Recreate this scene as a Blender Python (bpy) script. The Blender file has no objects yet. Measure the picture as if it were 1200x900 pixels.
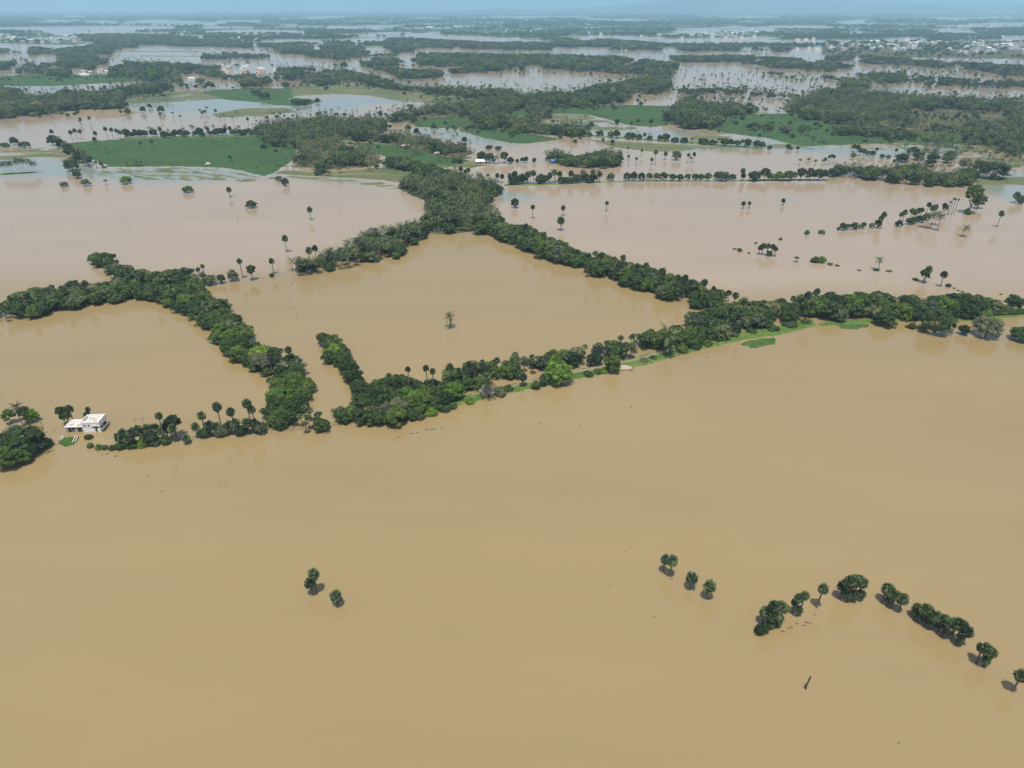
import bpy, math, random
import numpy as np
from math import radians, sin, cos, pi

# ------------------------------------------------------------------ camera, sky, sun, exposure
scene = bpy.context.scene
COL = scene.collection
CAM_H = 150.0                         # drone height above the flood, metres
FPX = 800.0                           # focal length in pixels of a 1200x900 frame
PITCH = math.atan((450 - 9) / FPX)    # horizon at y = 9
cam_data = bpy.data.cameras.new('camera')
cam_data.sensor_fit = 'HORIZONTAL'
cam_data.sensor_width = 36.0
cam_data.lens = 36.0 * FPX / 1200.0
cam_data.clip_start = 1.0
cam_data.clip_end = 120000.0
cam = bpy.data.objects.new('camera', cam_data)
COL.objects.link(cam)
cam.location = (0, 0, CAM_H)
cam.rotation_euler = (pi / 2 - PITCH, 0, 0)
scene.camera = cam

SUN_EL, SUN_AZ = radians(74), radians(5)
world = bpy.data.worlds.new('World'); scene.world = world
world.use_nodes = True
wn = world.node_tree.nodes; wl = world.node_tree.links
wn.clear()
w_out = wn.new('ShaderNodeOutputWorld'); w_bg = wn.new('ShaderNodeBackground')
sky = wn.new('ShaderNodeTexSky'); sky.sky_type = 'NISHITA'; sky.sun_disc = False
sky.sun_elevation = SUN_EL; sky.sun_rotation = pi + SUN_AZ
sky.altitude = 100; sky.air_density = 1.0; sky.dust_density = 4.0; sky.ozone_density = 1.0
wl.new(sky.outputs[0], w_bg.inputs['Color']); wl.new(w_bg.outputs[0], w_out.inputs['Surface'])
w_bg.inputs['Strength'].default_value = 0.11
sun_data = bpy.data.lights.new('sun', 'SUN')
sun_data.energy = 5.0; sun_data.angle = radians(0.53); sun_data.color = (1.0, 0.965, 0.90)
sun = bpy.data.objects.new('sun', sun_data); COL.objects.link(sun)
sun.rotation_euler = (pi / 2 - SUN_EL, 0, -SUN_AZ)
sun.location = (0, -200, 600)
vs = scene.view_settings
vs.view_transform = 'Standard'; vs.look = 'None'; vs.exposure = -0.07; vs.gamma = 1.0; vs.use_curve_mapping = False
scene.render.engine = 'CYCLES'
scene.cycles.use_denoising = True
scene.cycles.max_bounces = 6; scene.cycles.volume_bounces = 3
scene.cycles.transparent_max_bounces = 8

# ------------------------------------------------------------------ pixel <-> ground
CP, SP = cos(PITCH), sin(PITCH)
def ground(px, py, z=0.0):
    u = (np.asarray(px, float) - 600) / FPX; v = (450 - np.asarray(py, float)) / FPX
    dy = CP + v * SP; dz = -SP + v * CP
    t = (z - CAM_H) / dz
    return u * t, dy * t
def project(x, y, z=0.0):
    x = np.asarray(x, float); y = np.asarray(y, float); zz = np.asarray(z, float) - CAM_H
    d = y * CP - zz * SP; v = y * SP + zz * CP
    d = np.maximum(d, 1e-3)
    return 600 + FPX * x / d, 450 - FPX * v / d
def mpp(px, py):                       # metres across per pixel at a ground pixel
    x, y = ground(px, py)
    return (y * CP + CAM_H * SP) / FPX
def height_for(px, py, top):           # metres of a thing that stands at (px,py) and ends at image row top
    x, y = ground(px, py)
    d0 = y * CP + CAM_H * SP; v0 = y * SP - CAM_H * CP
    k = (450 - top) / FPX
    return (k * d0 - v0) / (CP + k * SP)

# ------------------------------------------------------------------ small numpy toolbox
def rng(seed): return np.random.default_rng(seed)
def _hash(ix, iy, seed):
    h = (ix.astype(np.int64) * 374761393 + iy.astype(np.int64) * 668265263 + seed * 982451653) & 0x7fffffff
    h = ((h ^ (h >> 13)) * 1274126177) & 0x7fffffff
    h = h ^ (h >> 16)
    return (h & 0xffff) / 65535.0
def vnoise(x, y, seed=0):
    ix = np.floor(x); iy = np.floor(y); fx = x - ix; fy = y - iy
    fx = fx * fx * (3 - 2 * fx); fy = fy * fy * (3 - 2 * fy)
    a = _hash(ix, iy, seed); b = _hash(ix + 1, iy, seed); c = _hash(ix, iy + 1, seed); d = _hash(ix + 1, iy + 1, seed)
    return (a * (1 - fx) + b * fx) * (1 - fy) + (c * (1 - fx) + d * fx) * fy
def fbm(x, y, seed=0, octs=4):
    s = 0; a = 0.5; t = 0
    for o in range(octs):
        s = s + a * vnoise(x, y, seed + o * 17); t += a; a *= 0.5; x = x * 2.03; y = y * 2.03
    return s / t
def poly_sd(x, y, poly):               # signed distance, positive inside
    P = np.asarray(poly, float); Q = np.roll(P, -1, axis=0)
    best = np.full(x.shape, 1e18); ins = np.zeros(x.shape, bool)
    for (ax, ay), (bx, by) in zip(P, Q):
        ex, ey = bx - ax, by - ay
        L = ex * ex + ey * ey + 1e-12
        t = np.clip(((x - ax) * ex + (y - ay) * ey) / L, 0, 1)
        d = (x - ax - t * ex) ** 2 + (y - ay - t * ey) ** 2
        best = np.minimum(best, d)
        if ay != by:
            c = ((ay > y) != (by > y)) & (x < (bx - ax) * (y - ay) / (by - ay) + ax)
            ins ^= c
    d = np.sqrt(best)
    return np.where(ins, d, -d)
def in_poly(x, y, poly): return poly_sd(np.asarray(x, float), np.asarray(y, float), poly) > 0
def poly_world(pix): return [tuple(float(c) for c in ground(a, b)) for a, b in pix]
def smooth(a): a = np.clip(a, 0, 1); return a * a * (3 - 2 * a)

def mesh_from(name, verts, faces, mats, fmat=None, smooth_shade=False):
    me = bpy.data.meshes.new(name)
    me.from_pydata([tuple(v) for v in verts], [], [tuple(f) for f in faces])
    for m in mats: me.materials.append(m)
    if fmat is not None: me.polygons.foreach_set('material_index', np.asarray(fmat, np.int32))
    if smooth_shade: me.polygons.foreach_set('use_smooth', np.ones(len(me.polygons), bool))
    me.update()
    return me
class MB:
    def __init__(s): s.v = []; s.f = []; s.m = []
    def add(s, verts, faces, m=0):
        o = len(s.v); s.v.extend([tuple(map(float, q)) for q in verts])
        s.f.extend([tuple(i + o for i in f) for f in faces]); s.m.extend([m] * len(faces))
    def box(s, x0, y0, z0, x1, y1, z1, m=0):
        s.add([(x0,y0,z0),(x1,y0,z0),(x1,y1,z0),(x0,y1,z0),(x0,y0,z1),(x1,y0,z1),(x1,y1,z1),(x0,y1,z1)],
              [(0,3,2,1),(4,5,6,7),(0,1,5,4),(1,2,6,5),(2,3,7,6),(3,0,4,7)], m)
    def tube(s, pts, rad, n=6, m=0, cap=True):
        pts = [np.asarray(p, float) for p in pts]; rings = []; verts = []
        for i, p in enumerate(pts):
            t = pts[min(i + 1, len(pts) - 1)] - pts[max(i - 1, 0)]; t = t / (np.linalg.norm(t) + 1e-9)
            a = np.cross(t, (0, 1, 0) if abs(t[1]) < 0.9 else (1, 0, 0)); a /= np.linalg.norm(a); b = np.cross(t, a)
            for k in range(n):
                w = 2 * pi * k / n; verts.append(p + rad[i] * (cos(w) * a + sin(w) * b))
        faces = []
        for i in range(len(pts) - 1):
            for k in range(n):
                faces.append((i * n + k, i * n + (k + 1) % n, (i + 1) * n + (k + 1) % n, (i + 1) * n + k))
        if cap:
            faces.append(tuple(range(n))[::-1]); faces.append(tuple((len(pts) - 1) * n + k for k in range(n)))
        s.add(verts, faces, m)
    def mesh(s, name, mats, smooth_shade=False): return mesh_from(name, s.v, s.f, mats, s.m, smooth_shade)

def link(name, me, loc=(0, 0, 0), rotz=0.0, parent=None, scale=None):
    o = bpy.data.objects.new(name, me); COL.objects.link(o)
    o.location = loc; o.rotation_euler = (0, 0, rotz)
    if scale is not None: o.scale = scale
    if parent is not None: o.parent = parent
    return o
def tag(o, label, cat, group=None, kind=None):
    o['label'] = label
    if cat: o['category'] = cat
    if group: o['group'] = group
    if kind: o['kind'] = kind
    return o

# ------------------------------------------------------------------ materials
def new_mat(name):
    m = bpy.data.materials.new(name); m.use_nodes = True
    nt = m.node_tree; nt.nodes.clear()
    out = nt.nodes.new('ShaderNodeOutputMaterial')
    return m, nt, out
def node(nt, typ, **kw):
    n = nt.nodes.new(typ)
    for k, v in kw.items(): setattr(n, k, v)
    return n
def noise_node(nt, scale, detail=4, rough=0.55, coord='Object', vscale=None):
    tc = node(nt, 'ShaderNodeTexCoord'); n = node(nt, 'ShaderNodeTexNoise')
    n.inputs['Scale'].default_value = scale; n.inputs['Detail'].default_value = detail; n.inputs['Roughness'].default_value = rough
    if coord == 'World':
        g = node(nt, 'ShaderNodeNewGeometry'); src = g.outputs['Position']
    else: src = tc.outputs[coord]
    if vscale:
        mp = node(nt, 'ShaderNodeMapping'); mp.inputs['Scale'].default_value = vscale[:3]
        if len(vscale) > 3: mp.inputs['Rotation'].default_value = (0, 0, vscale[3])
        nt.links.new(src, mp.inputs['Vector']); src = mp.outputs[0]
    nt.links.new(src, n.inputs['Vector'])
    return n
def ramp(nt, src, stops):
    r = node(nt, 'ShaderNodeValToRGB'); e = r.color_ramp.elements
    while len(e) < len(stops): e.new(0.5)
    for el, (p, c) in zip(e, stops): el.position = p; el.color = (*c, 1)
    nt.links.new(src, r.inputs['Fac']); return r
def mixc(nt, fac, a, b, mode='MIX'):
    m = node(nt, 'ShaderNodeMix', data_type='RGBA', blend_type=mode)
    for sock, val in ((m.inputs[0], fac), (m.inputs[6], a), (m.inputs[7], b)):
        if isinstance(val, (int, float)): sock.default_value = val
        elif isinstance(val, tuple): sock.default_value = (*val, 1)
        else: nt.links.new(val, sock)
    return m.outputs[2]
def sc(c, k): return tuple(min(1, x * k) for x in c)

def foliage_mat(name, col, spec=0.2, transl=0.25, rough=0.55):
    m, nt, out = new_mat(name)
    oi = node(nt, 'ShaderNodeObjectInfo')
    n1 = noise_node(nt, 0.55, 3); n2 = noise_node(nt, 3.5, 2)
    r1 = ramp(nt, n1.outputs['Fac'], [(0.3, sc(col, 0.68)), (0.5, col), (0.72, (min(1, col[0] * 1.55), col[1] * 1.32, col[2] * 1.05))])
    r2 = ramp(nt, n2.outputs['Fac'], [(0.25, (0.6, 0.6, 0.6)), (0.75, (1.3, 1.3, 1.3))])
    c = mixc(nt, 1.0, r1.outputs[0], r2.outputs[0], 'MULTIPLY')
    rr = ramp(nt, oi.outputs['Random'], [(0.0, (0.55, 0.60, 0.68)), (0.5, (1.0, 1.0, 1.0)), (1.0, (1.36, 1.26, 1.0))])
    c = mixc(nt, 1.0, c, rr.outputs[0], 'MULTIPLY')
    b = node(nt, 'ShaderNodeBsdfPrincipled'); b.inputs['Roughness'].default_value = rough
    b.inputs['Specular IOR Level'].default_value = spec
    nt.links.new(c, b.inputs['Base Color'])
    t = node(nt, 'ShaderNodeBsdfTranslucent'); nt.links.new(mixc(nt, 1.0, c, (1.2, 1.3, 0.6), 'MULTIPLY'), t.inputs['Color'])
    ms = node(nt, 'ShaderNodeMixShader'); ms.inputs[0].default_value = transl
    nt.links.new(b.outputs[0], ms.inputs[1]); nt.links.new(t.outputs[0], ms.inputs[2]); nt.links.new(ms.outputs[0], out.inputs['Surface'])
    return m
def simple_mat(name, c1, c2, scale=1.0, rough=0.85, bump=0.0, coord='Object', vscale=None, detail=4):
    m, nt, out = new_mat(name)
    n = noise_node(nt, scale, detail, 0.6, coord, vscale)
    r = ramp(nt, n.outputs['Fac'], [(0.3, c1), (0.7, c2)])
    b = node(nt, 'ShaderNodeBsdfPrincipled'); b.inputs['Roughness'].default_value = rough
    nt.links.new(r.outputs[0], b.inputs['Base Color'])
    if bump:
        bp = node(nt, 'ShaderNodeBump'); bp.inputs['Strength'].default_value = bump
        nt.links.new(n.outputs['Fac'], bp.inputs['Height']); nt.links.new(bp.outputs[0], b.inputs['Normal'])
    nt.links.new(b.outputs[0], out.inputs['Surface'])
    return m
def land_mat(name, cols, s1, s2, vscale=None, rough=0.9):
    m, nt, out = new_mat(name)
    a = noise_node(nt, s1, 5, 0.6, 'World', vscale); d = noise_node(nt, s2, 4, 0.65, 'World')
    k = len(cols)
    r = ramp(nt, a.outputs['Fac'], [(0.28 + 0.44 * i / (k - 1), c) for i, c in enumerate(cols)])
    r2 = ramp(nt, d.outputs['Fac'], [(0.3, (0.66, 0.66, 0.66)), (0.7, (1.28, 1.28, 1.28))])
    c = mixc(nt, 1.0, r.outputs[0], r2.outputs[0], 'MULTIPLY')
    b = node(nt, 'ShaderNodeBsdfPrincipled'); b.inputs['Roughness'].default_value = rough
    b.inputs['Specular IOR Level'].default_value = 0.15
    bp = node(nt, 'ShaderNodeBump'); bp.inputs['Strength'].default_value = 0.6; bp.inputs['Distance'].default_value = 0.4
    nt.links.new(d.outputs['Fac'], bp.inputs['Height']); nt.links.new(bp.outputs[0], b.inputs['Normal'])
    nt.links.new(c, b.inputs['Base Color']); nt.links.new(b.outputs[0], out.inputs['Surface'])
    return m

def water_mat():
    m, nt, out = new_mat('muddy_flood_water')
    big = noise_node(nt, 0.0035, 5, 0.55, 'World', (1, 1.6, 1)); streak = noise_node(nt, 0.011, 4, 0.6, 'World', (0.5, 2.2, 1, 0.25))
    r = ramp(nt, big.outputs['Fac'], [(0.3, (0.256, 0.190, 0.087)), (0.7, (0.284, 0.213, 0.105))])
    r2 = ramp(nt, streak.outputs['Fac'], [(0.25, (0.935, 0.935, 0.945)), (0.75, (1.05, 1.045, 1.03))])
    sheen = node(nt, 'ShaderNodeAttribute', attribute_name='sky_sheen')
    pale = mixc(nt, sheen.outputs['Fac'], r.outputs[0], (0.325, 0.250, 0.172))  # paler base colour painted in for sky reflected on the farther water
    c = mixc(nt, 1.0, pale, r2.outputs[0], 'MULTIPLY')
    at = node(nt, 'ShaderNodeAttribute', attribute_name='clear')
    n3 = noise_node(nt, 0.03, 5, 0.65, 'World', (0.5, 1.5, 1))
    add = node(nt, 'ShaderNodeMath', operation='MULTIPLY_ADD'); nt.links.new(n3.outputs['Fac'], add.inputs[0]); add.inputs[1].default_value = 0.9; add.inputs[2].default_value = -0.45
    ad2 = node(nt, 'ShaderNodeMath', operation='ADD', use_clamp=True); nt.links.new(add.outputs[0], ad2.inputs[0]); nt.links.new(at.outputs['Fac'], ad2.inputs[1])
    mul = node(nt, 'ShaderNodeMath', operation='MULTIPLY'); nt.links.new(ad2.outputs[0], mul.inputs[0]); nt.links.new(at.outputs['Fac'], mul.inputs[1])
    c = mixc(nt, mul.outputs[0], c, (0.22, 0.24, 0.20))
    b = node(nt, 'ShaderNodeBsdfPrincipled')
    b.inputs['IOR'].default_value = 1.65
    rr = node(nt, 'ShaderNodeMapRange'); nt.links.new(streak.outputs['Fac'], rr.inputs[0])
    rr.inputs[1].default_value = 0.3; rr.inputs[2].default_value = 0.7; rr.inputs[3].default_value = 0.11; rr.inputs[4].default_value = 0.16
    nt.links.new(rr.outputs[0], b.inputs['Roughness'])
    rip = noise_node(nt, 0.9, 3, 0.6, 'World', (0.6, 1.4, 1, 0.2))
    bp = node(nt, 'ShaderNodeBump'); bp.inputs['Strength'].default_value = 0.05; bp.inputs['Distance'].default_value = 0.12
    nt.links.new(rip.outputs['Fac'], bp.inputs['Height']); nt.links.new(bp.outputs[0], b.inputs['Normal'])
    nt.links.new(c, b.inputs['Base Color']); nt.links.new(b.outputs[0], out.inputs['Surface'])
    return m

M = {}
M['water'] = water_mat()
TINT = {'dark': (0.048, 0.083, 0.030), 'mid': (0.074, 0.124, 0.032), 'bright': (0.115, 0.21, 0.035), 'olive': (0.125, 0.15, 0.085)}
for k, c in TINT.items(): M['leaf_' + k] = foliage_mat('leaves_' + k, c)
M['coco'] = foliage_mat('coconut_fronds', (0.105, 0.142, 0.060), .35, 0.18, .48)
M['palm'] = foliage_mat('palmyra_fans', (0.094, 0.138, 0.068), .4, 0.15, .45)
M['coco2'] = foliage_mat('old_coconut_fronds', (0.05, 0.072, 0.032), .3, 0.18, .5)
M['deadfan'] = simple_mat('dead_palm_leaves', (0.16, 0.14, 0.11), (0.34, 0.31, 0.26), 2.0)
M['bark'] = simple_mat('tree_bark', (0.05, 0.042, 0.034), (0.12, 0.10, 0.08), 3.0, 0.9, 0.5)
M['palmbark'] = simple_mat('palm_bark', (0.085, 0.078, 0.066), (0.20, 0.185, 0.16), 2.2, 0.9, 0.6, 'Object', (1, 1, 3))
M['paddy'] = land_mat('paddy_green', [(0.030, 0.066, 0.021), (0.038, 0.082, 0.025), (0.052, 0.094, 0.031)], 0.012, 0.25, (1, 2.5, 1))
M['meadow'] = land_mat('wet_meadow', [(0.065, 0.10, 0.038), (0.105, 0.12, 0.055), (0.185, 0.16, 0.09)], 0.02, 0.3, (0.7, 2, 1))
M['bank'] = land_mat('grassy_bank', [(0.05, 0.10, 0.022), (0.085, 0.145, 0.03), (0.15, 0.15, 0.07)], 0.12, 0.8)
M['wood_floor'] = land_mat('wood_floor', [(0.035, 0.055, 0.022), (0.07, 0.075, 0.035), (0.17, 0.13, 0.08)], 0.03, 0.3)
M['sand'] = land_mat('bare_earth', [(0.16, 0.12, 0.07), (0.22, 0.17, 0.10), (0.13, 0.13, 0.06)], 0.04, 0.3)
M['path'] = land_mat('dirt_path', [(0.19, 0.17, 0.11), (0.24, 0.21, 0.14)], 0.3, 1.2)
M['weed'] = land_mat('floating_weed', [(0.03, 0.068, 0.016), (0.05, 0.105, 0.022), (0.09, 0.12, 0.04)], 0.5, 1.8)
M['plain'] = land_mat('far_fields', [(0.022, 0.045, 0.02), (0.032, 0.06, 0.025), (0.055, 0.10, 0.035), (0.07, 0.085, 0.04)], 0.0016, 0.012, (1, 0.8, 1))
M['hill'] = land_mat('hill_forest', [(0.03, 0.05, 0.025), (0.05, 0.07, 0.035)], 0.001, 0.006)
M['white'] = simple_mat('white_limewash', (0.70, 0.70, 0.69), (0.83, 0.83, 0.82), 1.2, 0.8, 0.0)
M['concrete'] = simple_mat('weathered_concrete', (0.26, 0.25, 0.24), (0.46, 0.44, 0.41), 1.0, 0.9)
M['roofstain'] = simple_mat('stained_roof', (0.42, 0.37, 0.33), (0.68, 0.65, 0.62), 0.55, 0.9, 0, 'Object', None, 6)
M['terracotta'] = simple_mat('terracotta', (0.42, 0.18, 0.09), (0.55, 0.27, 0.15), 2, 0.8)
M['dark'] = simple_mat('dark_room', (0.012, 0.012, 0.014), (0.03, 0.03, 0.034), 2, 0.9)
M['glass'] = simple_mat('window_glass', (0.03, 0.04, 0.05), (0.05, 0.06, 0.07), 2, 0.15)
M['thatch'] = simple_mat('thatch', (0.20, 0.17, 0.14), (0.36, 0.31, 0.27), 4, 0.95, 0.6, 'Object', (3, 3, 0.5))
M['straw'] = simple_mat('straw', (0.28, 0.24, 0.18), (0.42, 0.36, 0.28), 5, 0.95, 0.6)
M['wood'] = simple_mat('old_timber', (0.05, 0.04, 0.03), (0.12, 0.10, 0.08), 3, 0.9)
M['tarp'] = simple_mat('blue_tarpaulin', (0.03, 0.22, 0.62), (0.05, 0.30, 0.75), 2, 0.5)
M['cream'] = simple_mat('cream_plaster', (0.55, 0.50, 0.42), (0.68, 0.62, 0.52), 0.6, 0.85)
M['pinkwall'] = simple_mat('faded_plaster', (0.50, 0.44, 0.42), (0.60, 0.56, 0.52), 0.6, 0.85)
M['tin'] = simple_mat('tin_roof', (0.45, 0.47, 0.48), (0.66, 0.67, 0.67), 0.5, 0.5)
M['bluetin'] = simple_mat('blue_tin_roof', (0.20, 0.34, 0.50), (0.28, 0.42, 0.58), 0.5, 0.5)

# ------------------------------------------------------------------ region outlines (pixels of the photograph)
# woods and tree belts: visible outline, spacing and mix
exec_order = []
WOODS = {}
def wood(key, outline, mix, sp, hts, phrase, holes=(), thin=0.0, solo=False):
    WOODS[key] = dict(poly=outline, mix=mix, sp=sp, h=hts, phrase=phrase, holes=list(holes), thin=thin, solo=solo)
# ---- near belts round the flooded fields: every tree an individual
wood('spur', [(98,303),(105,299),(120,298),(133,300),(136,307),(150,313),(166,319),(180,320),(200,318),(200,338),(180,352),(160,348),(132,334),(125,322),(112,313)],
     {'b':.7,'p':.3}, 6.0, {'b':(6,8.5),'p':(7,9)}, 'on the short spur that juts out beyond the forked tree belt', solo=True)
wood('arm', [(-12,366),(8,354),(20,345),(40,340),(60,339),(75,335),(90,331),(110,334),(128,332),(150,330),(180,334),(200,344),(195,360),(175,353),(150,353),(130,357),(105,359),(90,363),(75,367),(45,372),(15,379),(-12,381)],
     {'b':.78,'p':.22}, 6.2, {'b':(6,8.5),'p':(7,9)}, 'in the arm of the forked tree belt ending at the frame edge', solo=True)
wood('curve', [(180,325),(200,317),(225,315),(232,335),(243,346),(257,352),(264,360),(281,375),(289,390),(299,403),(315,409),(330,412),(347,420),(357,430),(361,445),(364,458),(358,470),(361,485),(350,492),(335,496),(300,492),(303,478),(318,460),(321,444),(305,439),(283,431),(265,421),(256,405),(244,390),(232,378),(213,369),(195,360)],
     {'b':.9,'p':.1}, 6.0, {'b':(5,9),'p':(8,9.5)}, 'in the curving tree belt that runs down to the palm bank', solo=True)
wood('jetty', [(367,398),(373,390),(385,390),(398,400),(406,415),(413,430),(426,445),(441,460),(432,472),(415,470),(407,456),(394,441),(383,426),(374,411)],
     {'b':1.}, 5.8, {'b':(5.4,7.8)}, 'in the straight single file of round trees between two flooded fields', solo=True)
wood('corner', [(396,480),(420,468),(440,450),(460,440),(480,443),(500,448),(520,450),(540,452),(552,462),(530,478),(500,490),(470,501),(440,504),(405,502),(383,496)],
     {'b':1.}, 5.9, {'b':(5,9)}, 'in the dense corner thicket where the straight tree file meets the bank', solo=True)
wood('brush', [(300,488),(330,478),(350,476),(377,488),(380,506),(360,510),(345,502),(320,506),(303,502)],
     {'b':.6,'p':.4}, 4.6, {'b':(4,6),'p':(5,7)}, 'in the thicket at the foot of the curving tree belt', solo=True)
wood('bankrow', [(515,440),(560,424),(590,424),(600,419),(630,419),(650,411),(680,409),(700,404),(730,397),(745,394),(760,389),(790,384),(802,395),(782,409),(745,418),(720,427),(690,430),(670,435),(640,440),(600,446),(580,449),(560,456),(530,462)],
     {'b':.87,'p':.13}, 5.6, {'b':(5.5,7.5),'p':(7,8.5)}, 'in the tree row behind the grassy embankment path', solo=True)
wood('knot', [(786,386),(805,369),(820,366),(850,360),(870,354),(900,354),(930,349),(950,349),(975,354),(965,366),(950,374),(910,384),(880,390),(860,397),(850,400),(830,404),(800,409),(783,407)],
     {'b':.74,'p':.26}, 6.0, {'b':(5.5,8.5),'p':(6,9)}, 'in the broad thicket where two embankments meet', solo=True)
wood('diagonal', [(555,262),(570,254),(590,256),(600,266),(620,265),(637,277),(650,281),(670,291),(690,299),(700,296),(715,301),(735,311),(750,309),(770,319),(790,324),(810,329),(830,341),(850,344),(880,351),(880,362),(850,369),(832,370),(812,361),(795,355),(770,353),(750,344),(735,338),(720,330),(700,325),(680,318),(660,311),(640,307),(620,297),(590,286),(580,278),(560,275)],
     {'b':.88,'p':.12}, 7.0, {'b':(6.5,10),'p':(9,11)}, 'in the long diagonal tree belt beside the square flooded field', solo=True)
wood('westbank', [(337,321),(337,310),(350,305),(370,307),(380,296),(395,293),(410,285),(425,276),(445,270),(470,265),(485,261),(502,266),(498,280),(485,288),(471,291),(471,303),(440,308),(415,314),(380,320),(350,326)],
     {'b':.42,'c':.58}, 5.8, {'b':(5.5,8),'c':(9,12)}, 'on the palm bank running from the grove to the row of lone palmyras', solo=True)
wood('eastbelt', [(925,354),(960,346),(975,344),(1000,349),(1015,343),(1035,343),(1050,351),(1075,348),(1090,350),(1110,346),(1140,345),(1155,349),(1159,366),(1150,373),(1130,376),(1100,374),(1075,375),(1040,374),(1010,377),(1000,383),(970,377),(950,374)],
     {'b':1.}, 7.4, {'b':(7,11)}, 'in the belt of big round trees beyond the floating green weed', solo=True)
wood('grove', [(465,219),(475,209),(490,205),(515,211),(532,203),(548,209),(562,208),(577,213),(592,220),(586,229),(575,231),(570,239),(585,254),(598,262),(582,274),(560,273),(545,273),(520,275),(500,274),(494,263),(490,258),(497,250),(502,241),(490,233),(475,227)],
     {'b':.25,'c':.75}, 6.6, {'b':(6.5,9.5),'c':(10,14)}, 'in the dense coconut grove where the tree belts cross', solo=True)
wood('roundrow', [(970,210),(975,199),(985,194),(1000,197),(1020,196),(1040,199),(1050,196),(1060,194),(1075,194),(1090,199),(1100,204),(1110,204),(1130,199),(1142,199),(1147,211),(1135,219),(1110,220),(1080,219),(1060,218),(1040,216),(1010,211),(985,210)],
     {'b':.7,'c':.3}, 8.0, {'b':(8,11),'c':(12,14)}, 'in the thick green hedge belt along the far side of the wide flooded field', solo=True)
wood('hedge_mid', [(452,184),(470,184),(492,190),(512,196),(532,202),(548,208),(540,218),(520,212),(498,207),(475,201),(452,197)],
     {'b':1.}, 8.0, {'b':(8,10)}, 'in the hedge leading from the palm wood to the coconut grove', solo=True)
wood('islet', [(636,183),(645,178),(660,180),(675,184),(690,180),(710,176),(728,180),(733,190),(720,197),(700,199),(670,196),(650,193),(637,190)],
     {'b':.55,'c':.45}, 7.2, {'b':(7,9),'c':(10,13)}, 'on the little wooded islet with the blue tarpaulin', solo=True)
# ---- woods further off: nearest trees individuals, the rest one mass per wood
wood('palmwood', [(293,154),(305,146),(340,142),(370,140),(385,135),(400,141),(425,137),(447,139),(452,150),(447,158),(470,157),(510,164),(540,171),(557,178),(553,186),(530,188),(510,182),(480,179),(460,170),(440,167),(400,165),(396,172),(430,172),(442,180),(452,187),(447,194),(420,197),(385,200),(375,205),(362,197),(345,197),(340,188),(350,176),(345,171),(330,174),(315,173),(303,166)],
     {'b':.25,'c':.75}, 7.0, {'b':(8,11),'c':(10,14)}, 'coconut wood round the green paddy fields')
wood('leftwood', [(-40,98),(0,102),(20,104),(30,111),(60,112),(80,107),(110,107),(130,104),(165,99),(195,97),(202,106),(170,111),(145,113),(143,127),(105,129),(90,130),(65,133),(30,137),(0,139),(-40,140)],
     {'b':.6,'c':.4}, 8.0, {'b':(9,13),'c':(11,14)}, 'wood between the narrow paddy and the wide brown channel')
wood('leftband', [(-40,74),(0,73),(20,69),(40,74),(68,73),(66,63),(110,64),(120,69),(180,73),(245,77),(300,75),(320,79),(410,81),(415,98),(380,101),(350,103),(240,104),(210,104),(200,99),(180,99),(160,92),(0,91),(-40,92)],
     {'b':.5,'c':.5}, 10.0, {'b':(9,14),'c':(11,15)}, 'wide wooded band holding a white village', holes=[[(82,84),(128,82),(130,89),(80,89)], [(255,79),(290,77),(326,80),(322,87),(262,88)], [(217,89),(232,89),(232,96),(217,96)], [(-40,88),(40,87),(80,90),(-40,93)]], thin=.05)
wood('ring', [(400,80),(415,87),(440,88),(460,97),(500,103),(540,103),(560,106),(600,104),(615,112),(640,107),(670,108),(700,99),(735,95),(755,90),(775,82),(786,85),(786,109),(745,109),(736,113),(731,123),(700,125),(665,128),(600,128),(590,118),(545,115),(500,110),(450,105),(415,98)],
     {'b':.6,'c':.4}, 8.5, {'b':(9,12),'c':(11,14)}, 'tree ring along the near shore of the round lake')
wood('lakeback', [(380,74),(400,67),(480,61),(560,63),(650,64),(720,66),(800,74),(786,85),(762,91),(746,88),(700,84),(620,84),(570,85),(563,79),(480,77),(450,79),(440,81),(400,80)],
     {'b':.85,'c':.15}, 11.0, {'b':(10,14),'c':(12,14)}, 'wood behind the round lake')
wood('spit', [(428,77),(445,78),(460,79),(480,81),(516,82),(519,90),(500,92),(470,93),(460,87),(445,83)],
     {'b':1.}, 9.0, {'b':(9,12)}, 'wooded spit poking into the round lake')
wood('lakeislet', [(526,81),(545,79),(566,78),(566,85),(528,86)], {'b':1.}, 9.0, {'b':(8,10)}, 'tree islet in the round lake')
wood('arc', [(448,140),(470,131),(500,126),(520,121),(560,118),(600,111),(610,126),(648,127),(650,139),(620,142),(640,146),(690,149),(692,159),(640,158),(600,157),(560,152),(528,151),(524,141),(510,140),(480,143),(460,145)],
     {'b':.45,'c':.55}, 7.6, {'b':(8,11),'c':(11,14)}, 'curved wood enclosing the small paddies', holes=[[(484,140),(515,136),(545,139),(560,146),(530,150),(524,141)], [(590,131),(612,128),(625,138),(600,140)]])
wood('rightwood', [(912,128),(925,118),(945,112),(960,106),(1000,103),(1010,106),(1060,111),(1100,114),(1140,116),(1200,119),(1240,121),(1240,184),(1180,180),(1150,170),(1130,170),(1100,167),(1060,163),(1010,161),(990,160),(1000,150),(985,146),(950,141),(930,133)],
     {'b':.35,'c':.65}, 8.0, {'b':(9,12),'c':(11,15)}, 'great coconut wood beyond the long paddy', holes=[[(1063,130),(1130,132),(1165,136),(1190,138),(1140,144),(1095,146),(1065,139)], [(1030,149),(1080,154),(1130,156),(1125,163),(1100,164),(1060,159)]])
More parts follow.
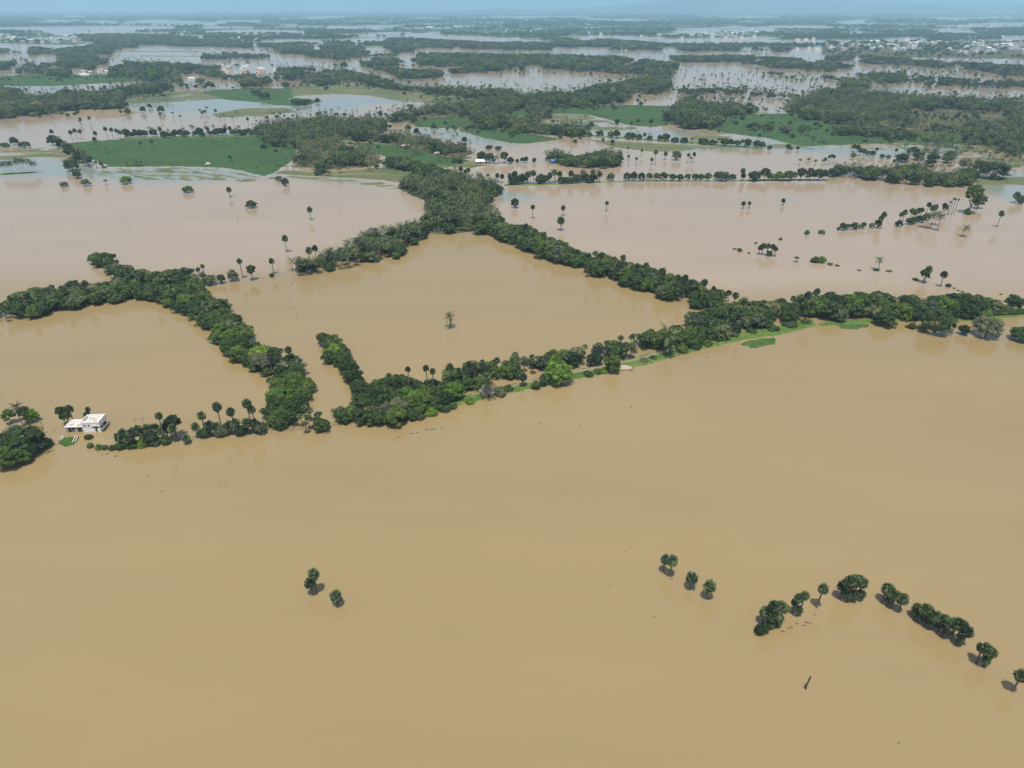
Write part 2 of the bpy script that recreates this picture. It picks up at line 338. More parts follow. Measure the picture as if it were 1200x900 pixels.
wood('midwood', [(778,138),(790,124),(808,113),(830,121),(860,119),(880,125),(892,132),(860,137),(845,141),(853,150),(835,152),(800,150),(780,143)],
     {'b':.6,'c':.4}, 8.0, {'b':(9,12),'c':(11,13)}, 'wood at the end of the long paddy')
wood('knoll', [(988,108),(990,97),(1000,93),(1012,96),(1016,108)], {'b':1.}, 9.0, {'b':(12,15)}, 'dark knoll of trees at the wood edge')
wood('strip_a', [(798,105),(850,104),(870,107),(927,111),(927,117),(870,116),(798,114)], {'b':.7,'p':.3}, 9.0, {'b':(7,9),'p':(8,10)}, 'flooded tree strip with palms in the brown water', thin=.2)
wood('strip_b', [(1005,88),(1030,84),(1060,86),(1100,91),(1240,96),(1240,105),(1150,103),(1080,100),(1030,98),(1003,97)], {'b':.8,'p':.2}, 10.0, {'b':(8,11),'p':(10,11)}, 'long tree strip beyond the great coconut wood', thin=.1)
wood('strip_c', [(780,65),(850,65),(900,67),(960,71),(1000,76),(1000,84),(960,83),(900,79),(850,74),(800,73)], {'b':1.}, 11.0, {'b':(9,13)}, 'dark tree strip behind the lone palms in the water')
wood('strip_d', [(965,66),(1000,64),(1060,68),(1100,72),(1140,73),(1180,76),(1240,80),(1240,93),(1180,88),(1150,83),(1100,79),(1040,76),(965,71)], {'b':1.}, 11.0, {'b':(10,14)}, 'thick tree strip in front of the large white town')
wood('strip_e', [(650,44),(720,46),(775,51),(775,59),(700,59),(655,57)], {'b':1.}, 14.0, {'b':(10,14)}, 'wood between the two ribbon channels')
wood('strip_f', [(470,44),(530,47),(600,51),(650,53),(645,59),(560,58),(470,57)], {'b':1.}, 14.0, {'b':(10,14)}, 'tree strip between the ribbon channels and the lake')
wood('strip_g', [(760,51),(800,51),(890,53),(932,56),(922,61),(800,60)], {'b':1.}, 14.0, {'b':(10,14)}, 'tree strip near the white sheds')
wood('strip_h', [(300,52),(330,50),(400,49),(480,52),(480,61),(420,67),(400,71),(380,69),(330,64)], {'b':1.}, 13.0, {'b':(10,14)}, 'wood at the head of the long brown channel', thin=.05)
wood('strip_i', [(98,41),(130,39),(180,41),(240,46),(300,50),(300,57),(240,54),(205,54),(170,54),(135,59),(130,63),(110,66),(65,65),(63,57),(90,55),(118,50),(98,48)], {'b':1.}, 13.0, {'b':(9,13)}, 'wood wrapped round the white town by the pale channel')
wood('strip_j', [(-40,58),(0,57),(10,57),(11,62),(-40,63)], {'b':1.}, 12, {'b':(9,12)}, 'clump of trees beside the pale town channel')
wood('strip_k', [(16,60),(24,58),(26,63),(16,64)], {'b':1.}, 12, {'b':(8,10)}, 'small clump between two channels')
wood('strip_l', [(35,58),(42,55),(60,57),(64,64),(36,64)], {'b':1.}, 12, {'b':(9,12)}, 'dark square clump between two channels')
wood('strip_m', [(230,62),(260,60),(318,61),(318,69),(240,70)], {'b':.8,'p':.2}, 13, {'b':(8,10),'p':(9,11)}, 'low tree strip above the long brown channel', thin=.15)
wood('strip_n', [(960,52),(1000,52),(1240,46),(1240,70),(1100,68),(1000,66),(962,64)], {'b':1.}, 34, {'b':(8,11)}, 'trees among the white houses of the large town', thin=.2)
wood('strip_o', [(866,146),(880,143),(900,146),(930,149),(945,146),(960,150),(1000,148),(1030,150),(1060,155),(1100,158),(1100,167),(1060,165),(1010,161),(960,157),(930,156),(868,154)], {'b':.9,'c':.1}, 8.5, {'b':(6,9),'c':(9,11)}, 'broken hedge across the long paddy', thin=.2)
wood('strip_p', [(900,84),(930,86),(1000,92),(1004,97),(940,94),(898,90)], {'b':.5,'p':.5}, 11, {'b':(6,8),'p':(8,10)}, 'thin tree line on a drowned bund', thin=.25)

# far water bodies on the far plain (pixel outlines), y < 58
FARWATER = [
 [(-300,32),(0,32),(100,30.5),(205,31),(205,35),(100,36),(0,36.5),(-300,36)], [(74,18.5),(100,18.5),(98,21),(78,21.2)], [(48,23),(80,23.5),(140,25),(135,26.5),(60,25)],
 [(180,28),(240,28.5),(240,30),(180,30)], [(254,24),(306,24),(304,27),(258,27)], [(238,31),(300,31.5),(300,33.5),(238,33)], [(240,36),(290,34.5),(360,36.5),(356,40.3),(290,40),(240,39.5)],
 [(320,46),(375,46),(381,51),(322,50)], [(409,47),(453,47),(451,50),(412,50)], [(474,40.5),(560,42),(600,45),(656,48.5),(652,52),(560,50),(474,45)],
 [(650,43.8),(720,44),(760,47),(830,48.5),(965,50),(965,53),(800,52.5),(655,48)], [(475,57),(660,56.5),(668,58.5),(475,58.5)], [(700,57.6),(1010,57.6),(1010,59),(700,59)],
 [(382,31),(450,33.5),(450,35),(382,33.5)], [(700,45),(760,46),(760,48),(700,48)], [(560,38),(600,39),(596,40.5),(562,40)], [(1040,61),(1160,63),(1160,65),(1040,64)], [(-300,50),(0,50.5),(90,53),(130,48.5),(134,49.5),(110,56),(60,57.5),(0,57),(-300,57)],
 [(100,26.5),(180,27.5),(180,29),(100,28)], [(160,38),(235,37.5),(235,39.3),(165,40)], [(300,28),(350,28.5),(348,30),(300,29.6)], [(390,40),(470,41.5),(470,43.5),(400,43)], [(830,36),(960,37.5),(958,39),(835,38)], [(1000,39.5),(1100,40.2),(1100,41.6),(1010,41)], [(520,26),(600,26.6),(600,27.6),(520,27.2)],
 [(200,41),(240,41),(240,45),(205,44)], [(1240,26),(1300,26),(1300,28),(1240,28)],
]
def far_land(px, py):                  # True where the far plain is dry
    w = fbm(px * 0.05, py * 0.9, 5, 3) - 0.5
    dry = py + w * 3.0 < 55.5
    dry &= ~((py > 19) & (fbm(px * .016 + 3, py * .42, 203, 4) > .575))
    for p in FARWATER:
        sd = poly_sd(px, py, p)
        dry &= ~(sd + w * 0.8 > 0)
    return dry

# clearer, standing water over drowned fields
CLEAR = [
 ([(140,118),(200,110),(260,112),(330,118),(400,112),(470,114),(520,118),(470,122),(430,124),(400,131),(330,134),(260,134),(200,132),(150,128)], 4),
 ([(100,197),(200,195),(300,198),(340,205),(380,208),(440,212),(470,220),(400,216),(300,206),(280,214),(200,216),(130,214),(60,205)], 5),
 ([(0,180),(60,185),(110,195),(120,206),(40,210),(-60,208),(-60,180)], 5),
 ([(480,150),(530,150),(560,158),(620,170),(560,172),(520,164),(490,158)], 4),
 ([(690,150),(800,152),(830,158),(780,164),(700,160)], 3), ([(790,166),(880,160),(960,168),(1000,172),(1130,170),(1150,178),(1080,185),(1000,184),(940,180),(880,176),(800,180)], 4),
 ([(640,138),(700,140),(720,150),(660,150)], 3), ([(565,218),(600,222),(640,232),(600,240),(575,236)], 5),
 ([(1150,200),(1200,200),(1240,205),(1240,230),(1190,240),(1150,226)], 5), ([(1020,103),(1080,104),(1070,111),(1030,109)], 2), ([(-60,98),(60,100),(110,101),(60,107),(10,106),(-60,106)], 2),
 ([(690,60),(780,60),(840,62),(800,64),(700,63)], 1.5), ([(-60,128),(0,132),(20,136),(-60,138)], 2), ([(450,92),(480,90),(500,96),(470,98)], 2),
]

# ------------------------------------------------------------------ the ground to the horizon and the flood over it
def fan_rows(ymin_world, rows): return rows
def fan_mesh(name, Ys, half, ncol, zfun, mat, attrs=None):
    t = np.linspace(-1, 1, ncol)
    Y = np.repeat(np.asarray(Ys)[:, None], ncol, 1)
    X = t[None, :] * half(np.asarray(Ys))[:, None]
    Z = zfun(X, Y)
    nr = len(Ys)
    v = np.stack([X, Y, Z], -1).reshape(-1, 3)
    i = (np.arange(nr - 1)[:, None] * ncol + np.arange(ncol - 1)[None, :]).reshape(-1)
    f = np.stack([i, i + 1, i + ncol + 1, i + ncol], -1)
    me = bpy.data.meshes.new(name)
    me.vertices.add(len(v)); me.vertices.foreach_set('co', v.reshape(-1))
    me.loops.add(f.size); me.loops.foreach_set('vertex_index', f.reshape(-1).astype(np.int32))
    me.polygons.add(len(f)); me.polygons.foreach_set('loop_start', np.arange(0, f.size, 4, dtype=np.int32))
    me.materials.append(mat)
    me.update(calc_edges=True)
    if attrs:
        for an, fn in attrs.items():
            a = me.attributes.new(an, 'FLOAT', 'POINT'); a.data.foreach_set('value', fn(X, Y).reshape(-1).astype(np.float32))
    return me
far_rows = ground(600, np.arange(58.5, 11.4, -0.35))[1]
g_rows = np.concatenate([[-4000, 0, 800, 2000, 2600], far_rows, [60000]])
half = lambda Y: np.maximum(Y, 0) * 1.15 + 3500
def ground_z(X, Y):
    px, py = project(X, Y)
    dry = far_land(px, py) & (Y > 2700)
    return np.where(dry, 0.7, -2.0)
tag(link('ground', fan_mesh('ground', g_rows, half, 900, ground_z, M['plain'])), 'green wooded plain stretching to the hazy horizon', 'ground', kind='structure')

w_rows = np.concatenate([[-4000, -1000, 0], np.arange(40, 420, 8), ground(600, np.arange(318, 58, -1.0))[1], ground(600, np.arange(58, 13, -3.0))[1], [45000, 60000]])
def clear_attr(X, Y):
    px, py = project(X, Y); a = np.zeros(X.shape)
    m = (Y > 400) & (Y < 3500)
    for p, soft in CLEAR:
        s = np.zeros(X.shape); s[m] = smooth((poly_sd(px[m], py[m], p) + soft) / (2 * soft)); a = np.maximum(a, s)
    return a
SKY_SHEEN = [(-500,335),(100,330),(230,328),(340,318),(480,272),(560,268),(700,318),(850,352),(960,348),(1700,346),(1700,11),(-500,11)]   # water beyond the belts, where sky reflection is painted as paler colour
def sky_sheen_attr(X, Y):
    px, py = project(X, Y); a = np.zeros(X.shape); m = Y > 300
    a[m] = smooth((poly_sd(px[m], py[m], SKY_SHEEN) + 14) / 40); return a
water = link('flood_water', fan_mesh('flood_water', w_rows, half, 500, lambda X, Y: X * 0.0, M['water'], {'clear': clear_attr, 'sky_sheen': sky_sheen_attr}))
tag(water, 'still muddy brown flood water covering the fields', 'water', kind='structure')

# distant hills
def hills():
    rows = np.linspace(19000, 34000, 26); ncol = 260
    def z(X, Y):
        u = X / Y
        crest = np.exp(-((Y - 26000) / 3600) ** 2)
        env = 40 + 150 * smooth((u + 0.10) / 0.35) + 330 * np.exp(-((u - 0.30) / 0.17) ** 2) + 170 * np.exp(-((u + 0.02) / 0.05) ** 2) + 260 * np.exp(-((u - 0.75) / 0.2) ** 2)
        n = fbm(X / 2900, Y / 2900, 31, 5)
        return crest * env * .72 * (0.35 + 1.3 * n) - 6
    return fan_mesh('hills', rows, lambda Y: Y * 0.95, ncol, z, M['hill'])
tag(link('hills', hills()), 'faint blue hills on the horizon beyond the plain', 'hills', kind='structure')

# land sheets that stick out of the flood, shaped as low relief
def terrain(name, pix, mat, label, top=0.35, amp=0.12, nscale=0.05, edge=5.0, spacing=None, streak=None, seed=1, kind='structure', cat=None, base=-0.45, jitter=3.0):
    P = poly_world(pix); A = np.asarray(P)
    dist = A[:, 1].mean()
    sp = spacing or max(0.7, dist * 0.0032)
    x0, y0 = A.min(0) - edge; x1, y1 = A.max(0) + edge
    xs = np.arange(x0, x1 + sp, sp); ys = np.arange(y0, y1 + sp * 1.4, sp * 1.4)
    X, Y = np.meshgrid(xs, ys)
    sd = poly_sd(X, Y, P) + (fbm(X * 0.6 / edge, Y * 0.6 / edge, seed + 3, 3) - 0.5) * jitter * 2
    Z = base + (top - base) * smooth(sd / edge + 0.4)
    if streak:
        a, k, s = streak
        u = X * cos(a) + Y * sin(a); w = -X * sin(a) + Y * cos(a)
        Z = Z + amp * 2 * (fbm(u * k, w * k * s, seed, 4) - 0.5)
    else:
        Z = Z + amp * 2 * (fbm(X * nscale, Y * nscale, seed, 4) - 0.5)
    nr, nc = X.shape
    keep = Z > -0.3
    q = keep[:-1, :-1] | keep[1:, :-1] | keep[:-1, 1:] | keep[1:, 1:]
    idx = np.arange(nr * nc).reshape(nr, nc)
    f = np.stack([idx[:-1, :-1][q], idx[:-1, 1:][q], idx[1:, 1:][q], idx[1:, :-1][q]], -1)
    used = np.unique(f); remap = np.full(nr * nc, -1); remap[used] = np.arange(len(used))
    v = np.stack([X, Y, Z], -1).reshape(-1, 3)[used]
    c = np.array([v[:, 0].mean(), v[:, 1].mean(), 0])
    me = mesh_from(name, v - c, remap[f], [mat], None, True)
    o = link(name, me, c)
    tag(o, label, cat or name.replace('_', ' '), kind=kind)
    return o
terrain('paddy_field', [(78,168),(110,165),(200,161),(260,159),(305,159),(350,172),(342,190),(322,202),(310,207),(270,197),(200,195),(130,196),(105,186)], M['paddy'], 'broad deep green paddy field edged by palms', amp=.05, top=.5)
terrain('paddy_field', [(395,166),(440,168),(470,171),(510,182),(553,188),(532,194),(480,193),(455,186),(430,173)], M['paddy'], 'narrow green paddy strip inside the coconut wood', amp=.05, top=.5, seed=2)
terrain('paddy_field', [(-40,92),(40,87),(210,86),(216,98),(160,95),(110,98),(60,101),(-40,100)], M['paddy'], 'long green paddy below the white village', amp=.08, top=.5, seed=3)
terrain('paddy_field', [(590,130),(665,126),(735,123),(780,124),(800,130),(792,145),(765,149),(738,147),(715,141),(690,134.5),(650,133),(620,134),(600,138)], M['paddy'], 'green paddy in front of the lake ring wood', amp=.12, top=.42, seed=4)
terrain('paddy_field', [(535,152),(560,150),(600,152),(628,158),(657,163),(622,168),(600,168),(560,160)], M['paddy'], 'bright green paddy wedge with one corner in brown water', amp=.05, top=.5, seed=5)
terrain('paddy_field', [(478,143),(515,137),(545,139),(560,147),(530,150),(490,149)], M['paddy'], 'small paddy enclosed by the curved wood', amp=.05, top=.5, seed=6)
terrain('paddy_field', [(845,141),(870,134),(925,133),(960,142),(1000,150),(1130,158),(1200,168),(1200,178),(1140,170),(1060,167),(980,170),(940,172),(900,162),(850,156),(820,150)], M['paddy'], 'long green paddy below the great coconut wood', amp=.08, top=.45, seed=7)
terrain('meadow', [(330,199),(380,202),(450,196),(500,205),(532,212),(500,216),(470,214),(430,210),(360,206),(320,204)], M['meadow'], 'tawny wet meadow in front of the coconut wood', amp=.2, top=.25, seed=8)
terrain('meadow', [(-40,180),(20,176),(60,172),(85,178),(100,190),(110,197),(60,186),(20,188),(-40,196)], M['meadow'], 'soaked grass patches beside the palm clump', amp=.32, top=.02, streak=(0.1, .03, 3), seed=9)
terrain('flooded_field', [(120,197),(200,196),(270,198),(310,208),(350,206),(300,214),(200,212),(150,212),(110,204)], M['meadow'], 'drowned field with grass rows breaking the surface', amp=.34, top=0.0, streak=(-0.55, .07, 6), seed=10, jitter=5)
terrain('flooded_field', [(330,205),(400,210),(450,213),(480,222),(450,221),(400,213),(340,209)], M['meadow'], 'drowned grass streaks off the tawny meadow', amp=.34, top=0.02, streak=(0.1, .05, 5), seed=11)
terrain('meadow', [(95,127),(140,123),(168,132),(140,138),(105,138),(60,136)], M['sand'], 'bare tan earth at the wood edge by the channel', amp=.15, top=.25, seed=12)
terrain('meadow', [(145,113),(205,107),(260,104),(300,106),(345,104),(350,113),(300,119),(260,116),(200,120),(150,122)], M['meadow'], 'patchy green marsh with rows of palms', amp=.3, top=.08, seed=13)
terrain('meadow', [(230,108),(290,103),(345,104),(345,114),(300,120),(265,117)], M['paddy'], 'green marsh meadow in front of the wooded band', amp=.12, top=.25, seed=14)
terrain('meadow', [(285,127),(340,126),(350,131),(310,136),(260,138),(240,135)], M['meadow'], 'low green islet of marsh grass in pale water', amp=.25, top=.12, seed=15)
terrain('meadow', [(330,101),(415,100),(460,106),(540,114),(560,117),(520,121),(470,119),(430,112),(390,110),(340,113)], M['meadow'], 'pale green shore meadow below the lake ring wood', amp=.2, top=.22, seed=16)
terrain('meadow', [(300,117),(345,114),(380,118),(360,124),(320,124)], M['paddy'], 'green marsh tongue with scattered bushes', amp=.25, top=.1, seed=17)
terrain('meadow', [(685,163),(740,166),(800,169),(830,172),(800,178),(760,178),(720,173)], M['meadow'], 'thin green marsh under the straight tree row', amp=.22, top=.1, seed=18)
terrain('flooded_field', [(620,136),(650,134),(690,135),(715,142),(745,149),(760,153),(690,153),(650,149),(615,144)], M['meadow'], 'flooded corner of the paddy with grass showing through', amp=.34, top=0.06, streak=(.2, .05, 3), seed=19)
terrain('flooded_field', [(820,152),(870,157),(905,162),(960,170),(930,175),(880,172),(830,176),(800,168)], M['meadow'], 'soggy tawny grass between two tree rows', amp=.28, top=.05, streak=(.1, .02, 3), seed=20)
terrain('flooded_field', [(960,168),(1060,166),(1140,172),(1240,178),(1240,206),(1190,202),(1140,190),(1080,178),(1000,174)], M['meadow'], 'flooded grassland dotted with coconut palms', amp=.3, top=.0, seed=21)
terrain('meadow', [(1140,210),(1160,206),(1240,208),(1240,218),(1160,217),(1145,220)], M['meadow'], 'green verge beyond the hedge belt', amp=.2, top=.15, seed=22)
terrain('flooded_field', [(455,185),(520,190),(560,187),(575,194),(540,200),(510,196),(470,190)], M['meadow'], 'pale drowned grass behind the hedge', amp=.25, top=.05, seed=23)
# ground under woods
for i, k in enumerate(['palmwood', 'leftwood', 'ring', 'spit', 'arc', 'rightwood', 'midwood', 'knoll', 'strip_n', 'grove', 'hedge_mid']):
    W = WOODS[k]
    pol = [(a, b if k in ('grove',) else b) for a, b in W['poly']]
    far = min(b for a, b in pol) < 70
    lowest = max(b for a, b in pol)
    terrain('woodland_floor', [(a, b + (0 if far else 0)) for a, b in pol], M['wood_floor'], 'earth and undergrowth of the ' + W['phrase'] if k not in ('grove', 'hedge_mid') else 'earth and undergrowth under the trees ' + W['phrase'],
            amp=.1, top=.18, edge=6 if not far else 14, jitter=4 if k in ('grove', 'hedge_mid') else 9, seed=40 + i, spacing=14 if far else None)

for i, pts in enumerate([[(150,59.6),(238,60.4),(238,61.1),(150,60.4)], [(165,65.2),(300,66),(300,66.8),(165,66)], [(330,61.5),(425,63.6),(425,64.4),(330,62.4)], [(360,66.4),(470,66.6),(470,67.3),(360,67.2)]]):
    terrain('bund', pts, M['meadow'], ['thin drowned bund nearest the channel town', 'thin drowned bund across the middle of the far channel', 'thin bund at the head of the far channel', 'thin bund beside the wood behind the lake'][i], top=.6, amp=.3, nscale=.02, edge=12, jitter=8, seed=90 + i, spacing=9)
# the grassy embankment with its footpath
BANK = [(478,494),(505,487),(530,478),(565,468),(592,462),(622,456),(650,449),(680,443),(712,437),(748,430),(790,418),(830,408),(870,399),(920,391),(958,381),(950,374),(905,383),(862,391),(822,400),(785,408),(745,419),(706,428),(672,435),(640,441),(612,448),(585,453),(556,460),(522,470),(495,482),(470,490)]
terrain('embankment', BANK, M['bank'], 'narrow grassy embankment holding back the brown water', top=.75, amp=.22, nscale=.35, edge=2.0, spacing=.6, jitter=1.3, seed=60)
terrain('embankment', [(552,466),(575,461),(600,456),(640,446),(690,436),(735,427),(790,412),(835,403),(850,400),(849,398),(790,409),(735,423.5),(690,432.5),(640,442.5),(600,452.5),(575,457.5),(552,463)], M['path'], 'pale footpath along the top of the embankment', top=1.0, amp=.06, nscale=.4, edge=.8, spacing=.5, jitter=.5, seed=61, cat='path', base=-.4)
terrain('floating_weed', [(866,404),(872,399),(885,397),(905,395),(912,398),(910,403),(895,407),(880,408)], M['weed'], 'bright green mat of floating weed off the embankment', top=.12, amp=.16, nscale=.3, edge=1.6, spacing=.6, jitter=1.8, seed=62, kind='stuff', cat='water weed')
terrain('floating_weed', [(975,378),(1000,380),(1020,378),(1020,382),(1005,387),(985,385)], M['weed'], 'bright green weed fringe below the big round trees', top=.2, amp=.16, nscale=.3, edge=1.6, spacing=.6, jitter=1.2, seed=63, kind='stuff', cat='water weed')
terrain('floating_weed', [(493,504),(510,501.5),(511,503.5),(494,506)], M['weed'], 'thin raft of weed drifting below the corner thicket', top=.05, amp=.14, nscale=.5, edge=1.0, spacing=.4, jitter=.8, seed=64, kind='stuff', cat='water weed')
terrain('embankment', [(130,524),(170,519),(200,515),(240,509),(300,500),(350,498),(400,497),(400,500),(350,505),(300,509),(240,515),(200,521),(170,525),(135,528)], M['sand'], 'muddy bank under the palm row beside the white house', top=.25, amp=.18, nscale=.3, edge=1.5, spacing=.6, jitter=1.2, seed=65)
terrain('embankment', [(958,378),(1000,374),(1050,371),(1100,372),(1150,370),(1210,366),(1210,370),(1150,376),(1100,377),(1050,376),(1000,380),(960,383)], M['bank'], 'low bank under the belt of big round trees', top=.3, amp=.18, nscale=.3, edge=1.5, spacing=.8, jitter=1.2, seed=66)
terrain('embankment', [(590,215),(640,215),(700,213),(760,211),(830,212),(900,210),(980,210),(980,211.5),(900,212.5),(830,213),(760,213),(700,214.5),(640,217),(590,218)], M['bank'], 'thin green bund under the row of roadside trees', top=.3, amp=.18, nscale=.2, edge=2, jitter=1.5, seed=67)
terrain('embankment', [(640,156),(700,158),(750,162),(800,165),(860,171),(895,174),(895,176),(860,173),(800,167.5),(750,164),(700,160.5),(640,158.5)], M['bank'], 'bund under the straight tree row between the paddies', top=.3, amp=.2, nscale=.2, edge=3, jitter=2, seed=68)
terrain('embankment', [(140,162),(200,160),(300,158),(305,160.5),(200,162.5),(140,164)], M['bank'], 'bund along the top of the broad paddy', top=.55, amp=.2, nscale=.2, edge=3, jitter=1, seed=69)
terrain('embankment', [(0,203),(40,201),(42,203),(0,205.5),(-30,206),(-30,204)], M['bank'], 'drowned bund under the slim coconut row', top=.2, amp=.2, nscale=.2, edge=2, jitter=1, seed=70)

# ------------------------------------------------------------------ tree shapes
def leaf_cloud(R, centers, radii, n_per, size, up_bias=0.25, low=-0.35):
    V = []; F = []
    for (c, r) in zip(centers, radii):
        n = max(20, int(n_per * (r / 1.6) ** 2))
        d = R.normal(size=(n * 2, 3)); d /= np.linalg.norm(d, axis=1)[:, None]
        d = d[d[:, 2] > low][:n]; n = len(d)
        rad = r * (0.82 + 0.30 * R.random(n))
        p = np.asarray(c) + d * rad[:, None] * np.array([1.08, 1.08, .78])
        nrm = d + R.normal(size=(n, 3)) * 0.42 + np.array([0, 0, up_bias]); nrm /= np.linalg.norm(nrm, axis=1)[:, None]
        a = np.cross(nrm, R.normal(size=(n, 3))); a /= np.linalg.norm(a, axis=1)[:, None]; b = np.cross(nrm, a)
        s = size * (0.6 + 0.8 * R.random(n))[:, None]
        q = np.stack([p - a * s, p - b * s * .55, p + a * s, p + b * s * .55], 1)
        o = sum(len(x) for x in V); V.append(q.reshape(-1, 3))
        F.append((np.arange(n * 4).reshape(n, 4) + o))
    return np.concatenate(V), np.concatenate(F)
ICO_T = (1 + 5 ** .5) / 2
ICO_V = np.array([(-1,ICO_T,0),(1,ICO_T,0),(-1,-ICO_T,0),(1,-ICO_T,0),(0,-1,ICO_T),(0,1,ICO_T),(0,-1,-ICO_T),(0,1,-ICO_T),(ICO_T,0,-1),(ICO_T,0,1),(-ICO_T,0,-1),(-ICO_T,0,1)]) / (1 + ICO_T ** 2) ** .5
ICO_F = [(0,11,5),(0,5,1),(0,1,7),(0,7,10),(0,10,11),(1,5,9),(5,11,4),(11,10,2),(10,7,6),(7,1,8),(3,9,4),(3,4,2),(3,2,6),(3,6,8),(3,8,9),(4,9,5),(2,4,11),(6,2,10),(8,6,7),(9,8,1)]

def broad_lobes(seed, width=4.4, top=8.0, bottom=1.2, n=20):
    R = rng(seed); C = []; r = []
    for i in range(n):
        a = 2 * pi * (i * .618 + R.random() * .12); u = (i + .5) / n
        z = bottom + (top - bottom) * (0.12 + 0.76 * (1 - u) ** .8)
        prof = math.sqrt(max(0.02, 1 - ((z - (bottom + (top - bottom) * .36)) / ((top - bottom) * .66)) ** 2))
        q = width * prof * (0.52 + 0.36 * R.random()) if i > 1 else width * .15 * R.random()
        C.append((q * cos(a), q * sin(a), z + R.normal() * .25)); r.append((1.0 + .75 * R.random()) * width / 4.4)
    return R, C, r
def broad_crown(seed, mat, lod=0):
    n = 19 if lod == 0 else 11
    R, C, r = broad_lobes(seed, n=n)
    if lod: r = [q * 1.45 for q in r]
    V, F = leaf_cloud(R, C, r, 230 if lod == 0 else 40, .36 if lod == 0 else .75)
    mb = MB()
    for c, q in zip(C, r):
        mb.add(ICO_V * q * .62 + np.asarray(c), ICO_F)
    o = len(mb.v)
    verts = np.concatenate([np.asarray(mb.v), V]); faces = mb.f + [tuple(f) for f in (F + o).tolist()]
    return verts, faces, C
def broad_trunk_mb(seed, C):
    R = rng(seed + 500); mb = MB()
    mb.tube([(0, 0, -.8), (.05, 0, .4), (.12, .06, 1.6), (.1, .1, 2.6)], [.36, .27, .22, .17], 7)
    for i in range(5):
        c = np.asarray(C[(i * 3 + 2) % len(C)]); mid = np.array([c[0] * .4, c[1] * .4, 2.3 + .25 * (c[2] - 2.3)])
        mb.tube([(.1, .08, 1.7 + .15 * i), mid, c * .92], [.13, .09, .035], 5)
    return mb
BROAD = {}       # (shape, tint) -> (crown mesh, trunk mesh);  canonical width 8.8, height 9
for s in range(7):
    v, f, C = broad_crown(100 + s, None)
    tm = broad_trunk_mb(100 + s, C).mesh('broadleaf_trunk', [M['bark']], True)
    base = mesh_from('broadleaf_crown', v, f, [M['leaf_dark']])
    for t in TINT:
        me = base if t == 'dark' else base.copy()
        me.materials[0] = M['leaf_' + t]
        BROAD[(s, t)] = (me, tm)
BIG = {}
def big_crown(seed):
    R, C, r = broad_lobes(seed, n=70); r = [q * .62 for q in r]
    R2, C2, r2 = broad_lobes(seed, n=20)
    V, F = leaf_cloud(R, C, r, 330, .17)
    mb = MB()
    for c, q in zip(C2, r2): mb.add(ICO_V * q * .72 + np.asarray(c), ICO_F)
    o = len(mb.v)
    return np.concatenate([np.asarray(mb.v), V]), mb.f + [tuple(x) for x in (F + o).tolist()]
for t in TINT:
    v, f = big_crown(190 + len(BIG)); BIG[t] = mesh_from('large_crown', v, f, [M['leaf_' + t]])
BROAD_LOD = {}
for s in range(4):
    v, f, C = broad_crown(150 + s, None, 1)
    tb = MB(); tb.tube([(0, 0, -.6), (.05, 0, .8), (.1, .05, 2.4)], [.34, .26, .18], 5)
    o = len(v)
    base = mesh_from('broadleaf_tree', np.concatenate([v, np.asarray(tb.v)]), list(f) + [tuple(i + o for i in q) for q in tb.f], [M['leaf_dark'], M['bark']], [0] * len(f) + [1] * len(tb.f))
    for t in ('dark', 'mid', 'olive'):
        me = base if t == 'dark' else base.copy()
        me.materials[0] = M['leaf_' + t]
        BROAD_LOD[(s, t)] = me
def bush_mesh(seed, mat):
    R = rng(seed); C = []; r = []
    for i in range(7):
        a = 2 * pi * i / 6; q = .75 if i else 0
        C.append((q * cos(a) * (0.7 + .5 * R.random()), q * sin(a) * (0.7 + .5 * R.random()), .35 + .5 * R.random() + (.5 if i == 0 else 0))); r.append(.48 + .3 * R.random())
    V, F = leaf_cloud(R, C, r, 600, .19, low=-.6)
    mb = MB()
    for c, q in zip(C, r): mb.add(ICO_V * q * .75 + np.asarray(c), ICO_F)
    o = len(mb.v)
    return mesh_from('bush_leaves', np.concatenate([np.asarray(mb.v), V]), mb.f + [tuple(x) for x in (F + o).tolist()], [mat])
def bush_stem():
    mb = MB()
    for i in range(4):
        a = i * 1.7; mb.tube([(0.1 * cos(a), .1 * sin(a), -.6), (.2 * cos(a), .2 * sin(a), .3), (.5 * cos(a), .5 * sin(a), .9)], [.07, .05, .03], 4)
    return mb.mesh('bush_stems', [M['bark']])
BUSH = [(bush_mesh(200 + i, M['leaf_' + t]), bush_stem(), t) for i, t in enumerate(['dark', 'mid', 'bright', 'olive', 'dark', 'mid'])]

